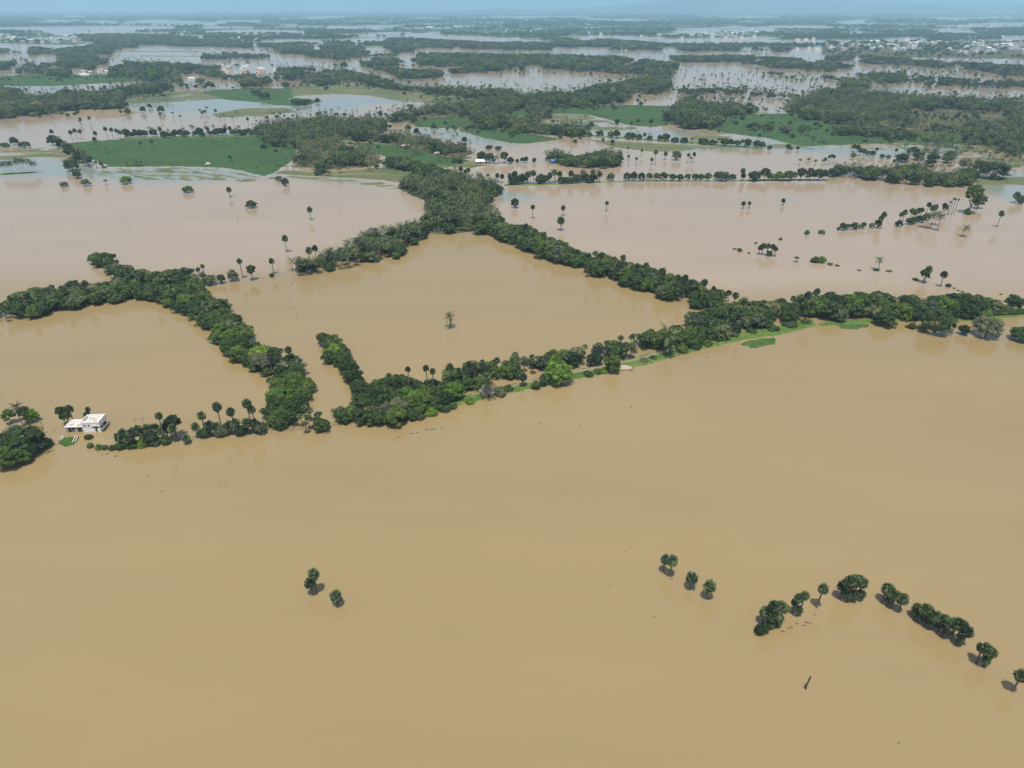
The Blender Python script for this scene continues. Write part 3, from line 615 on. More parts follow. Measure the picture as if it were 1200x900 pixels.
def coco_crown_geo(seed, nf=19, seg=6, leaf=True, L=3.9):
    R = rng(seed); V = []; F = []; Fi = []
    for i in range(nf):
        az = 2 * pi * (i * .382 + R.random() * .03); tier = i / nf
        el = radians(78 - 108 * tier + R.normal() * 7); droop = .55 + .55 * R.random()
        ln = L * (.8 + .35 * R.random())
        pts = []; p = np.zeros(3); e = el
        for k in range(seg + 1):
            pts.append(p.copy()); p = p + ln / seg * np.array([cos(e) * cos(az), cos(e) * sin(az), sin(e)]); e -= droop * (0.35 + k / seg) / seg * 2.1
        side = np.array([-sin(az), cos(az), 0])
        for k in range(seg):
            a, b = pts[k], pts[k + 1]; t = b - a; up = np.cross(t, side); up /= np.linalg.norm(up) + 1e-9
            if up[2] < 0: up = -up
            if k == 0: continue
            wdt = 1.0 * math.sin(pi * min(1, (k + .9) / (seg + .9))) ** .6
            n_l = 2 if leaf else 1
            for j in range(n_l):
                q0 = a + t * (j / n_l); q1 = a + t * ((j + .82) / n_l)
                for sg in (-1, 1):
                    tip = q1 + side * sg * wdt * (.85 + .3 * R.random()) - up * wdt * .42 + t * .35
                    o = len(V); V.extend([q0, q1, tip]); F.append((o, o + 1, o + 2)); Fi.append(i)
        o = len(V)
        for k in range(seg + 1): V.extend([pts[k] + side * .05 * (1 - k / seg), pts[k] - side * .05 * (1 - k / seg)])
        for k in range(seg): F.append((o + 2 * k, o + 2 * k + 1, o + 2 * k + 3, o + 2 * k + 2)); Fi.append(i)
    return V, F, Fi
def palm_crown_geo(seed, nf=28, spokes=8, rad=.98, skirt=0, petiole=.86):
    R = rng(seed); V = []; F = []; Mi = []
    for i in range(nf + skirt):
        dead = i >= nf
        az = 2 * pi * (i * .618 + R.random() * .08)
        el = math.asin(max(-.8, .985 - 1.66 * (i / nf) ** .9)) if not dead else radians(-48 - 32 * R.random())
        d = np.array([cos(el) * cos(az), cos(el) * sin(az), sin(el)])
        side = np.array([-sin(az), cos(az), 0]); nrm = np.cross(d, side)
        pl = petiole * (.85 + .3 * R.random()) * (0.75 if dead else 1); c = d * pl; r = rad * (.85 + .3 * R.random()) * (.8 if dead else 1)
        o = len(V); V.extend([d * .1 + side * .05, d * .1 - side * .05, c]); F.append((o, o + 1, o + 2)); Mi.append(1 if dead else 0)
        fold = nrm * (0.25 * r); o = len(V); V.append(c)
        ang = np.linspace(-2.15, 2.15, spokes * 2 + 1)
        tw = R.normal() * .75
        for k, a in enumerate(ang):
            rr = r * (1.0 if k % 2 == 0 else .66)
            q = c + rr * (cos(a) * d * .85 + sin(a) * (side * cos(tw) + nrm * sin(tw))) - np.array([0, 0, .22 * r]) * (abs(a) / 2.15) ** 2
            q = q + nrm * (.07 * r if k % 2 else -.07 * r)
            V.append(q)
        for k in range(spokes * 2): F.append((o, o + 1 + k, o + 2 + k)); Mi.append(1 if dead else 0)
    return V, F, Mi
COCO = []
for s in range(4):
    V, F, Fi = coco_crown_geo(300 + s); mb = MB()
    mb.add(V, F, 0); R = rng(330 + s); pick = [2 if R.random() < .4 else 0 for _ in range(40)]; mb.m = [pick[q] for q in Fi]
    for i in range(5):
        a = i * 1.3; mb.add(ICO_V * .16 + np.array([.32 * cos(a), .32 * sin(a), -.28]), ICO_F, 1)
    COCO.append(mb.mesh('coconut_crown', [M['coco'], M['leaf_olive'], M['coco2']]))
PALM = []
for s in range(4):
    V, F, Mi = palm_crown_geo(340 + s, nf=26 + 4 * (s % 2), skirt=(0, 4, 9, 16)[s])
    mb = MB(); mb.add(V, F, 0); mb.m = Mi; mb.add(ICO_V * .5 * np.array([1, 1, 1.3]), ICO_F, 0)
    PALM.append(mb.mesh('palmyra_crown', [M['palm'], M['deadfan']]))
def trunk_mesh(kind, bend):            # canonical: from 0 to 10 m, plus a foot below the water
    mb = MB(); pts = []; rad = []
    for k in range(9):
        t = k / 8; pts.append((bend * (t ** 2) * 1.0, bend * .25 * math.sin(t * 3), -1.2 + 11.2 * t)); rad.append((.27 - .09 * t if kind == 'p' else .19 - .07 * t) * (1.25 if k == 0 else 1))
    mb.tube(pts, rad, 7)
    return mb.mesh('palm_trunk', [M['palmbark']], True), pts[-1]
TRUNK = {('p', i): trunk_mesh('p', b) for i, b in enumerate((0.0, .35, -.3))}
TRUNK.update({('c', i): trunk_mesh('c', b) for i, b in enumerate((.4, 1.1, -.9, 1.7))})
# single-mesh palms for distant trees, three heights each
PALM_LOD = {}
for kind in 'cp':
    for s in range(4):
        hgt = (8.0, 10.0, 12.0, 9.0)[s] if kind == 'c' else (6.0, 8.0, 10.0, 7.0)[s]
        mb = MB(); b = (.5, -.7, .9, .2)[s] if kind == 'c' else (.1, -.2, .25, 0)[s]
        mb.tube([(0, 0, -.8), (b * .2, 0, hgt * .45), (b, 0, hgt)], [.2, .15, .12], 5, 1)
        if kind == 'c': V, F, Fi = coco_crown_geo(400 + s, 13, 4, False, 4.2); mi = [3 if q % 5 in (1, 3) else 0 for q in Fi]
        else: V, F, mi = palm_crown_geo(420 + s, 16, 4, 1.15, 2); mi = [2 if q else 0 for q in mi]
        V = np.asarray(V) + np.array([b, 0, hgt]); o = len(mb.m); mb.add(V, F, 0); mb.m[o:] = mi
        PALM_LOD[(kind, s)] = (mb.mesh('coconut_palm' if kind == 'c' else 'palmyra_palm', [M['coco'] if kind == 'c' else M['palm'], M['palmbark'], M['deadfan'], M['coco2']]), hgt)

NAME = {'b': 'broadleaf_tree', 'c': 'coconut_palm', 'p': 'palmyra_palm', 'bush': 'bush'}
CAT = {'b': 'tree', 'c': 'palm tree', 'p': 'palm tree', 'bush': 'bush'}
def thing(name, loc, rotz, label, cat, group=None):
    e = bpy.data.objects.new(name, None); COL.objects.link(e); e.location = loc; e.rotation_euler = (0, 0, rotz)
    e.empty_display_size = 1.0
    return tag(e, label, cat, group)
def plant(kind, x, y, H, label, group=None, W=None, tint='dark', var=0, rot=None, crown=1.0, lod=False, z=0.0, R=random):
    rot = R.uniform(0, 2 * pi) if rot is None else rot
    if kind == 'b':
        W = W or H * 1.05
        if lod:
            o = link(NAME[kind], BROAD_LOD[(var % 4, tint if tint != 'bright' else 'mid')], (x, y, z), rot, None, (W / 8.8, W / 8.8, H / 8.8))
            return tag(o, label, CAT[kind], group)
        cm, tm = BROAD[(var % 7, tint)]
        if W > 13: cm = BIG[tint]
        e = thing(NAME[kind], (x, y, z), rot, label, CAT[kind], group)
        hc = min(H, 1.2 * W)
        s = (W / 8.8, W / 8.8, hc / 8.8)
        link('trunk', tm, parent=e, scale=(s[0], s[1], H / 8.8)); link('crown', cm, (0, 0, H - hc), parent=e, scale=s)
        return e
    if kind == 'bush':
        cm, tm, t = BUSH[var % len(BUSH)]
        W = W or H * 1.4
        e = thing('bush', (x, y, z), rot, label, 'bush', group); s = (W / 2.4, W / 2.4, H / 1.7)
        link('stem', tm, parent=e, scale=s); link('leaves', cm, parent=e, scale=s)
        return e
    if lod:
        best = min(range(4), key=lambda s: abs(PALM_LOD[(kind, s)][1] + 1.0 - H) + .6 * ((s * 7 + var) % 3))
        me, hh = PALM_LOD[(kind, best)]
        o = link(NAME[kind], me, (x, y, z), rot, None, (crown, crown, H / (hh + 1.2)))
        return tag(o, label, CAT[kind], group)
    top = 2.3 * crown if kind == 'c' else 2.0 * crown
    hub = max(1.0, H - top)
    nb = 3 if kind == 'p' else 4
    tm, end = TRUNK[(kind, var % nb)]
    k = hub / 10.0
    e = thing(NAME[kind], (x, y, z), rot, label, CAT[kind], group)
    link('trunk', tm, parent=e, scale=(1.0 if kind == 'p' else 1.0, 1.0, k))
    link('crown', (COCO if kind == 'c' else PALM)[var % 4], (end[0], end[1], hub), R.uniform(0, 6), e, (crown, crown, crown * (1 if kind == 'c' else 1.2)))
    return e

# ------------------------------------------------------------------ fill the woods and belts
TW = {'dark': 'dark green', 'mid': 'mid green', 'bright': 'bright green', 'olive': 'grey-green'}
KW = {'b': 'broadleaf tree', 'c': 'coconut palm', 'p': 'palmyra palm'}
TREES = []
def inside(px, py, W, tol=0.0):
    if not W['solo']:
        px = px + (fbm(px / 14, py / 6, 61, 3) - .5) * 16; py = py + (fbm(px / 11, py / 5, 67, 3) - .5) * np.clip(py * .045, 2.0, 6.5)
    ok = poly_sd(px, py, W['poly']) > -tol
    for h in W['holes']: ok &= ~(poly_sd(px, py, h) > 0)
    return ok
for wi, (key, W) in enumerate(WOODS.items()):
    R = rng(1000 + wi)
    P = np.asarray(poly_world(W['poly'])); sp = W['sp'] * (1 if W['solo'] else 1.22)
    x0, y0 = P.min(0); x1, y1 = P.max(0)
    pad = 0 if W['solo'] else 25
    xs = np.arange(x0 - pad, x1 + sp + pad, sp); ys = np.arange(y0 - pad, y1 + sp + pad, sp * .866)
    X, Y = np.meshgrid(xs, ys); X = X + (np.arange(len(ys)) % 2)[:, None] * sp / 2
    X = (X + R.uniform(-.36, .36, X.shape) * sp).ravel(); Y = (Y + R.uniform(-.36, .36, Y.shape) * sp).ravel()
    n = len(X); kinds = list(W['mix']); pr = np.array([W['mix'][k] for k in kinds]); pr = pr / pr.sum()
    clump = fbm(X / 28, Y / 28, 7 + wi, 2)                       # species grow in patches
    u = np.clip((clump - .5) * 1.6 + R.random(n), 0, .999) if len(kinds) > 1 else R.random(n)
    order = np.argsort(np.argsort(u)) / n
    ki = np.searchsorted(np.cumsum(pr), order, side='right').clip(0, len(kinds) - 1)
    lo = np.array([W['h'][k][0] for k in kinds])[ki]; hi = np.array([W['h'][k][1] for k in kinds])[ki]
    H = lo + (hi - lo) * R.random(n)
    if not W['solo']: H = H * R.choice([.55, .75, 1.0, 1.15, 1.4], n)
    keep = np.zeros(n, bool)
    for shrink in (1.0, .82, .66):
        Hs = H * shrink
        isb = np.array([kinds[k] == 'b' for k in ki]); rad = np.where(isb, Hs * .36, 1.0)
        bx, by = project(X, Y, 0); fx, fy = project(X, Y - rad * .8, 0); tx, ty = project(X, Y, Hs * np.where(isb, .80, .72))
        lx, ly = project(X - rad * .75, Y, Hs * .4); rx, ry = project(X + rad * .75, Y, Hs * .4)
        ok = inside(bx, by, W) & inside(fx, fy, W) & inside(tx, ty, W, .4) & inside(lx, ly, W, 1) & inside(rx, ry, W, 1)
        new = ok & ~keep
        H = np.where(new, Hs, H); keep |= ok
    keep &= R.random(n) > W['thin']
    if key in ('leftband', 'lakeback', 'ring') or key.startswith('strip'):       # clearings drowned by the flood
        gx, gy = project(X, Y, 0); keep &= fbm(gx / 34, gy / 3.4, 140 + wi, 3) > (.40 if key in ('ring',) else .46)
    if not W['solo']:                    # ragged fringe: palms and bushes strayed beyond the edge
        gx, gy = project(X, Y, 0); sd = poly_sd(gx, gy, W['poly'])
        stray = ~keep & (sd < 2) & (sd > -np.clip(gy * .05, 1.5, 6)) & (R.random(n) < np.where(gy > 84, .22, .07)) & (gy > 58)
        for i in np.nonzero(stray)[0]:
            hs = R.uniform(5, 11); pk = 'c' if R.random() < .45 else ('p' if R.random() < .5 else 'b')
            if pk == 'b': hs = R.uniform(3, 6)
            TREES.append(dict(k=pk, x=float(X[i]), y=float(Y[i]), H=float(hs), W=float(hs * 1.15), t='dark', wood=key, v=int(R.integers(0, 28)), c=float(R.uniform(.8, 1.05)), rot=float(R.uniform(0, 6.28)), px=.1))
    for i in np.nonzero(keep)[0]:
        k = kinds[ki[i]]
        tint = R.choice(['dark', 'mid', 'bright', 'olive'], p=[.38, .34, .15, .13] if W['solo'] else [.52, .30, .0, .18])
        d = Y[i] * CP + CAM_H * SP
        TREES.append(dict(k=k, x=float(X[i]), y=float(Y[i]), H=float(H[i]), W=float(H[i] * R.uniform(.98, 1.28)), t=str(tint), wood=key, v=int(R.integers(0, 28)),
                          c=float(R.uniform(.85, 1.12)), rot=float(R.uniform(0, 6.28)), px=float(H[i] * FPX / d)))

# ------------------------------------------------------------------ trees that stand alone or in named clumps
SOLO_COUNT = {'b': 0, 'c': 0, 'p': 0}
random.seed(4)
def solo(kind, px, py, top, label, group=None, w=None, tint='dark', var=None, crown=None, rot=None):
    """kind, foot pixel, row of its top, width in pixels"""
    x, y = ground(px, py); H = max(.6, float(height_for(px, py, top))); m = float(mpp(px, py))
    x = (px - 600) / FPX * (y * CP + (CAM_H - H * (.85 if kind in 'cp' else .5)) * SP)
    var = random.randrange(28) if var is None else var
    if kind in 'cp':
        if 200 < py < 420 and w: w = w * 1.2
        if py > 640: w = w * 1.22; py = py - 1.5; y = ground(px, py)[1]
        crown = crown if crown else ((w * m / (6.4 if kind == 'c' else 3.6)) if w else 1.0)
        lod = (py - top) < 8.5
    else: lod = (py - top) < 6 and kind == 'b'
    if kind != 'bush': SOLO_COUNT[kind] += 1
    return plant(kind, float(x), float(y), H, label, group, W=(w * m if w else None), tint=tint, var=var, crown=crown or 1.0, lod=lod, rot=rot)
def near(px, py, marks):
    x, y = ground(px, py)
    return min(marks, key=lambda q: (ground(q[0], q[1])[0] - x) ** 2 + (ground(q[0], q[1])[1] - y) ** 2)[2]
# open water in front
g = 'pair of palms rooted together in open water'
solo('p', 366.5, 696, 668, 'taller palm of a leaning pair alone in open brown water', None, 13, var=0)
solo('p', 363, 699, 679, 'shorter palm of a leaning pair alone in open brown water', None, 13, var=1)
solo('p', 392.5, 711, 693.5, 'squat lone palm a short way from the leaning pair', None, 14, var=0)
solo('p', 779.5, 672, 651, 'slim palm touching a fuller palm at the head of the short file of four', None, 11, var=1)
solo('p', 788.5, 677.5, 652.5, 'fuller palm touching a slim palm at the head of the short file of four', None, 13, var=0)
solo('p', 812, 691.5, 672.5, 'round palm in the middle of the short file of four', None, 14, var=0)
solo('p', 832.5, 703.5, 682.5, 'last round palm at the tail of the short file of four', None, 15, var=1)
L = 'palm packed into the bushy clump beside floating twigs'
for px, py, top, w in [(898,732,713,13),(903,737,715,13),(907,737,706,12),(911,736,706,12),(915.5,733,707,13),(919,729,708,12),(909,739,716,14)]: solo('p', px, py, top, L, 'bushy palm clump in the open water', w, var=random.choice([0, 1, 2]))
solo('bush', 891, 741, 731, 'dark low bush at the foot of the bushy palm clump', None, 13, var=0); solo('bush', 896, 740, 731, 'rounded shrub between the dark low bush and the palm clump', None, 10, var=4)
for px, py, top, w in [(937,723,697,11),(944,723,694,11),(933,720,703,9)]: solo('p', px, py, top, 'ragged palm with dead grey skirt in the sparse trio', 'sparse trio of ragged palms', w, var=3)
solo('p', 965, 714, 686, 'single ragged palm between the sparse trio and the tall tight clump', None, 12, var=2)
for px, py, top, w in [(990,703,682,13),(994.5,706,678,13),(998.5,707,676,13),(1003,706,674.5,13),(1008,705,675,13),(1012.5,702,678,13),(1001,703,679,12)]: solo('p', px, py, top, 'tall palm with pale dead skirt in the tall tight clump', 'tall tight palm clump in the open water', w, var=3)
for px, py, top, w in [(1041,706,685,13),(1047,711,689,13),(1052,714,693,12)]: solo('p', px, py, top, 'palm in the leaning trio before the long palm row', 'leaning trio of palms', w, var=random.choice([0, 1]))
solo('p', 1061, 719, 698, 'stocky palm standing off the end of the leaning trio', None, 14, var=1)
for i in range(11):
    t = i / 10; solo('p', 1077 + 59 * t + random.uniform(-2, 2), 726 + 33 * t + random.uniform(-3, 2), 709 + 24 * t + random.uniform(-3, 3), 'palm in the long tight row of palms in open water', 'long tight palm row in open water', 14, var=random.choice([0, 1, 0]))
for px, py, top, w in [(1154,778,757,11),(1158,782,756,13),(1163,782,761,13)]: solo('p', px, py, top, 'palm of the small trio beyond the end of the long palm row', 'small trio past the long row', w, var=random.choice([0, 1]))
solo('p', 1199, 812, 787, 'lone palm past the small trio, beyond the long palm row', None, 15, var=0)
for i, (px, py, top, w, lab) in enumerate([(905,738,726,10,'bushy palm clump'),(914,735,724,10,'bushy palm clump'),(994,706,692,11,'tall tight clump'),(1003,706,693,11,'tall tight clump'),(1010,704,692,10,'tall tight clump'),(998,707,695,10,'tall tight clump'),(1045,710,699,10,'leaning trio'),(1088,733,721,11,'long tight row'),(1100,740,727,11,'long tight row'),(1114,748,735,11,'long tight row'),(1126,757,744,11,'long tight row'),(1159,782,770,10,'small trio'),(938,723,712,9,'sparse trio')]):
    solo('p', px, py, top, 'young palm sprouting at the foot of the ' + lab + ' in open water', 'young palms at the foot of the open-water palms', w, var=i % 3)
# round the white house
x0 = 'by the white house'
solo('b', 24, 531, 501, 'huge spreading rain tree leaning over the water near the white house', None, 50, 'dark', 3)
solo('b', 40, 526, 504, 'dark tree merging with the crown of the huge rain tree', None, 24, 'dark', 5)
solo('b', 10, 547, 524, 'bright round tree under the huge rain tree', None, 28, 'mid', 5)
solo('b', 24, 543, 525, 'low bright tree between the rain tree and the water', None, 18, 'bright', 1)
solo('b', 2, 535, 508, 'dark tree behind the bright round tree', None, 26, 'dark', 2)
solo('bush', 52, 523, 511, 'dark shrub at the tip of the rain tree', None, 14, var=0)
solo('c', 18, 500, 473, 'coconut palm behind the huge rain tree', None, 15, var=0)
solo('b', 10, 496, 479, 'feathery tree beside the coconut behind the rain tree', None, 13, 'mid', 1)
solo('b', 27, 491, 476, 'round tree close to the coconut palm behind the rain tree', None, 13, 'mid', 2)
solo('b', 36, 494, 480, 'yellowish tree drooping over the pole', None, 14, 'bright', 4)
solo('b', 73, 499, 476, 'dark tree beside the annex corner of the white house', None, 12, 'dark', 0)
solo('p', 80, 497, 474, 'palm rising behind the corner tree of the white house', None, 12, var=0)
solo('b', 77, 499, 481, 'mid green tree close against the white house annex', None, 12, 'mid', 5)
solo('p', 102, 489, 476, 'small palm peeping over the roof of the white house', None, 7, var=1)
solo('b', 102, 490, 482, 'low tree behind the roof of the white house', None, 8, 'mid', 1)
for i, (px, py, w) in enumerate([(104,513.5,9),(105,524,7),(115,526,7),(122,526,7),(131,526.5,9)]):
    solo('bush', px, py, py - 5, ['flat green shrub drowned in front of the white house door', 'tiny drowned shrub beside the floating twigs of the house', 'first of three little drowned shrubs leading to the palm bank', 'pointed middle shrub of three leading to the palm bank', 'widest drowned shrub touching the palm bank'][i], None, w, var=i)
# palm bank beside the house
R_ = random.Random(9)
for i in range(15):
    px = 139 + 62 * i / 14 + R_.uniform(-2, 2); py = 526 - 8 * i / 14 + R_.uniform(-4, 1)
    solo('p', px, py, py - R_.uniform(17, 24), 'low full palm in the packed clump, ' + near(px, py, [(140,524,'at the drowned shrub end'),(160,522,'on its shrub side'),(180,520,'under the tufted tall palm'),(200,516,'by the round-topped tree')]), 'packed palm clump on the muddy bank', R_.uniform(12, 15), var=R_.choice([0, 1, 2]))
for i in range(5): solo('bush', 142 + 13 * i, 525 - 1.5 * i, 516 - 1.5 * i, 'undergrowth shrub beneath the packed palm clump', 'undergrowth of the packed palm clump', 13, var=i)
solo('p', 185, 520, 483, 'tall palm with tufted top above the packed clump', None, 10, var=1)
solo('b', 203, 512, 485, 'dark round-topped tree at the end of the packed palm clump', None, 17, 'dark', 6)
solo('p', 217, 520, 509, 'tiny round palm standing alone before the muddy bank', None, 11, var=0)
solo('p', 228, 513, 495, 'short palm leading the tall palms on the muddy bank', None, 12, var=0)
solo('p', 235, 508, 482, 'palm of middling height on the muddy bank', None, 12, var=1)
solo('p', 254, 510, 471, 'very tall thin palm with a clean round head on the muddy bank', None, 13, var=0)
solo('p', 271, 508, 477, 'palm rising out of the bushes on the muddy bank', None, 12, var=1)
solo('p', 289, 507, 467, 'tall palm next to the curving tree belt foot', None, 13, var=0)
solo('p', 295, 506, 474, 'palm tucked under the tall one by the curving belt', None, 11, var=1)
for i in range(10):
    px = 238 + 66 * i / 9; solo('p' if i % 3 else 'bush', px, 512 - 5 * i / 9, 496 - 6 * i / 9 - (i % 2) * 3 + (4 if i % 3 == 0 else 0), 'low bushy palm lining the muddy bank' if i % 3 else 'dark shrub lining the muddy bank', 'low palms lining the muddy bank' if i % 3 else 'shrubs lining the muddy bank', 14, var=i)
# row of lone palmyras behind the fork of the belts
solo('p', 362.5, 257.5, 241.5, 'lone slender palm far out in the pale field', None, 6.5, var=0)
solo('p', 333.5, 295.5, 275, 'lone tall palm with its shadow on open water above the tree row', None, 7.5, var=0)
solo('p', 280.5, 326, 302, 'tall palm between two low trees on the drowned bund', None, 6.5, var=1)
solo('p', 318, 321, 302, 'thin palm with drooping shoot on the drowned bund', None, 6.5, var=0)
solo('p', 361.5, 310, 289, 'palm of the end pair standing off from the palm bank', None, 8, var=0); solo('p', 368.5, 306, 286.5, 'palm of the end pair next to the palm bank', None, 7.5, var=0)
solo('p', 231, 329, 313, 'small palm at the end of the forked belt', None, 5, var=1); solo('p', 237, 326, 309, 'taller small palm at the end of the forked belt', None, 5, var=0)
solo('b', 238, 331, 318, 'pale bushy tree among the small palms of the forked belt end', None, 8, 'olive', 2); solo('b', 245, 333, 322, 'flat-topped tree beside the forked belt end', None, 17, 'olive', 1); solo('b', 259, 332, 321, 'compact dark tree on the drowned bund', None, 9, 'dark', 2)
solo('b', 272.5, 329, 315.5, 'airy spreading tree next to a tall palm on the bund', None, 14, 'olive', 3); solo('b', 294.5, 328, 310, 'windswept dark tree alone on the bund', None, 10, 'dark', 4); solo('bush', 318, 324, 319, 'little shrub at the foot of the thin palm', None, 6, var=0)
solo('c', 527.5, 384, 367, 'lone coconut palm in the middle of the square flooded field', None, 12, var=0)
# pale field on the left
for i, (k, px, py, top, w, t) in enumerate([('b',90,209,199.5,10,'dark'),('b',75,219,212.5,9,'olive'),('b',100,218,209.5,11,'olive'),('p',123,217,210.5,4.5,'dark'),('b',147,215.5,206,15,'bright'),('b',220,225.5,217.5,12,'mid'),('p',268,231,218.5,6,'dark'),('b',294,243.5,234.5,12,'mid'),('b',334,218,208,9,'dark'),('b',326,212,206,9,'olive')]):
    solo(k, px, py, top, ['dark tree just off the palm clump corner in pale water', 'small grey tree standing in the pale flooded field', 'wide grey tree beside the small palm in the pale field', 'small palm between a grey tree and a bright tree', 'bright green umbrella tree in the pale field', 'lone rounded tree with a dark shadow in open field', 'lone palm between two rounded trees in the open field', 'rounded green tree beyond the lone palm in the open field', 'dark tree at the corner of the tawny meadow', 'pale shrub tree at the paddy corner'][i], None, w, t)
# wide flooded field on the right
for i, (k, px, py, top, w) in enumerate([('b',603.5,243.5,232,10),('p',624.5,256,239,5.5),('p',660,252.5,239.5,6),('p',657.5,270,252.5,9),('p',711.5,247.5,235,4.5),('p',872,244.5,235,5.5),('p',879,244,235.5,4.5),('p',919,240.5,232,5),('p',895,298.5,284,6.5),('p',891,298,286.5,6),('p',901,299.5,284.5,6.5),('p',906,300,285.5,6),('p',909.5,300.5,288,6),('b',901.5,300,293.5,7)]):
    solo(k, px, py, top, ['round tree in open water near the coconut grove', 'thin lone palm near the round tree in the wide field', 'small palm right behind a bigger palm in the wide field', 'bigger palm in front of a small palm in the wide field', 'far lone palm in the middle of the wide field', 'fuller palm of a tiny far pair in the wide field', 'slimmer palm of a tiny far pair in the wide field', 'single tiny palm below the hedge belt']  [i] if i < 8 else ('palm in the island clump of five in the wide field' if k == 'p' else 'small tree inside the island clump of palms'), 'island clump of five palms' if i >= 8 and k == 'p' else None, w)
solo('c', 1033, 316.5, 301, 'wind-blown lone coconut palm on a drowned bund', None, 9, var=2)
solo('p', 934, 307, 301, 'stubby palm on the drowned bund line', None, 6)
for i, (px, py, w, h) in enumerate([(952,307,5,2),(956,307.5,9,7.5),(963,307.5,9,7),(973,310,6,2.5),(981,311.5,5,1.5),(867,294.5,5,4),(861,292,4,1.5),(915,281,4,3),(946,274.5,5,5),(963,273.5,7,5),(982,269,3,3),(1073,328,6,2.5),(1112,336,6,5),(877.5,297,3,1.5),(886,285.5,3,2),(1007,317,4,1.2),(1027,317,7,1.5),(1042,318,6,1.4),(1118,338,3,1.2),(1123,340.5,3,1.2),(1128,342,3,1),(1136,344.5,3,1),(1173,345,3,1)]):
    solo('bush', px, py, py - h, 'low bush on the drowned bunds crossing the wide field', 'low bushes on drowned bunds', w, var=i)
solo('p', 1089, 332, 311, 'tall palm crowding a leafy tree on the drowned bund', None, 8.5, var=0); solo('b', 1084, 331, 314, 'leafy tree crowded by a tall palm on the drowned bund', None, 11, 'dark'); solo('p', 1086, 331.5, 315, 'half hidden palm inside the leafy tree clump', None, 7, var=1)
solo('p', 1107, 336, 317, 'slender palm with a shrub at its foot', None, 8, var=0)
for i, (px, py) in enumerate([(988,270),(994,269.5),(1001,269),(1007,268.5),(1012,268),(1022,267.5),(1029,267)]): solo('b', px, py, py - (9.5, 7.5, 9, 6, 8, 7, 10)[i], 'small round tree in the short file leading to the twin palms', 'short file of small round trees', (8, 6, 8, 5, 6, 6, 8)[i], 'olive' if i in (3, 5) else 'dark')
solo('p', 1033, 268, 252, 'shorter of the twin palms ending the short tree file', None, 6, var=0); solo('p', 1036.5, 268, 247.5, 'taller of the twin palms ending the short tree file', None, 6.5, var=0)
for i, (px, py, top) in enumerate([(1057,263,246),(1062,263,246),(1068,262,243),(1071,260,244),(1076,258,242),(1081,258,241),(1087,257,238.5),(1093,256,239.5),(1099,254,237),(1106,252,236),(1110,252,237)]): solo('p', px + random.uniform(-2.2, 2.2), py + random.uniform(-2.5, 1.5), top + random.uniform(-2.5, 2.5), 'tall palm in the mixed clump rising from the wide field', 'tall palms of the mixed clump', random.uniform(4.8, 6.6), var=random.choice([0, 1]))
for i, (px, py, w) in enumerate([(1054,265.5,8),(1066,263,9),(1071,262,8),(1078,260,11),(1086,258,9)]): solo('b', px, py, py - 8, 'small tree under the tall palms of the mixed clump', 'small trees of the mixed clump', w, 'dark')
for px, py, top in [(1089,267,249),(1095,268,249),(1103,270,250),(1100,264,247)]: solo('c', px, py, top, 'coconut palm in front of the mixed clump', 'coconut palms of the mixed clump', 9)
for px, py, top in [(1114,252,235),(1117,252.5,231),(1120,252,232),(1123,252,232.5)]: solo('p', px, py, top, 'tall bare-trunked palm beside the tower-like tree', 'bare-trunked palms', 3.5, crown=.55)
solo('b', 1141, 250, 214, 'tower-like leafy tree standing in the wide field', None, 20, 'mid', 2); solo('b', 1148, 244, 226, 'side tree merging with the tower-like tree', None, 15, 'dark', 3); solo('bush', 1134, 251, 244, 'shrub at the foot of the tower-like tree', None, 7)
solo('c', 1131, 277, 263.5, 'lone coconut palm below the tower-like tree', None, 9); solo('p', 1174, 266, 246, 'lone leaning palm in the pale water', None, 6.5, var=1); solo('p', 1193, 238, 224, 'palm in the pale water past the leaning palm', None, 8); solo('p', 1198, 239, 228, 'broad low palm in pale water', None, 9)
# in front of the belt of big round trees
solo('b', 1100, 389, 361, 'massive dome-shaped tree standing out in front of the tree belt', None, 37, 'mid', 1); solo('b', 1038, 381, 363, 'round tree leaning out over brown water below the belt', None, 25, 'dark', 2)
solo('p', 1119, 391, 379, 'tiny palm between the dome tree and a round shrub', None, 5); solo('b', 1130, 392, 380.5, 'round shrubby tree beside the tiny palm', None, 13, 'dark', 3); solo('b', 1159, 394, 370.5, 'loose open tree standing alone before the tree belt', None, 33, 'olive', 4)
solo('b', 1198, 398, 384, 'dark tree past the loose open tree', None, 26, 'dark', 5); solo('bush', 1069, 385, 377, 'round bush alone in the water below the belt', None, 8, var=0); solo('bush', 1062, 383.5, 381, 'tiny bush next to the round bush in the water', None, 3, var=1)
solo('b', 1166, 363, 350, 'small round tree on the thin bund past the tree belt', None, 16, 'olive', 6); solo('b', 1188, 364, 345, 'upright tree at the far end of the thin bund', None, 20, 'dark', 0); solo('b', 1178, 366, 357, 'low tree between two trees on the thin bund', None, 12, 'mid', 1)
for i in range(9): solo('bush', 1152 + 6 * i, 370 - .3 * i, 364 - .5 * i, 'scrub along the thin bund past the tree belt', 'scrub along the thin bund', 8, var=i + 1)
solo('p', 947, 372, 341, 'lower palm of the twin palms topping the broad thicket', None, 8, var=0); solo('p', 956.5, 372, 337, 'higher palm of the twin palms topping the broad thicket', None, 8, var=1)
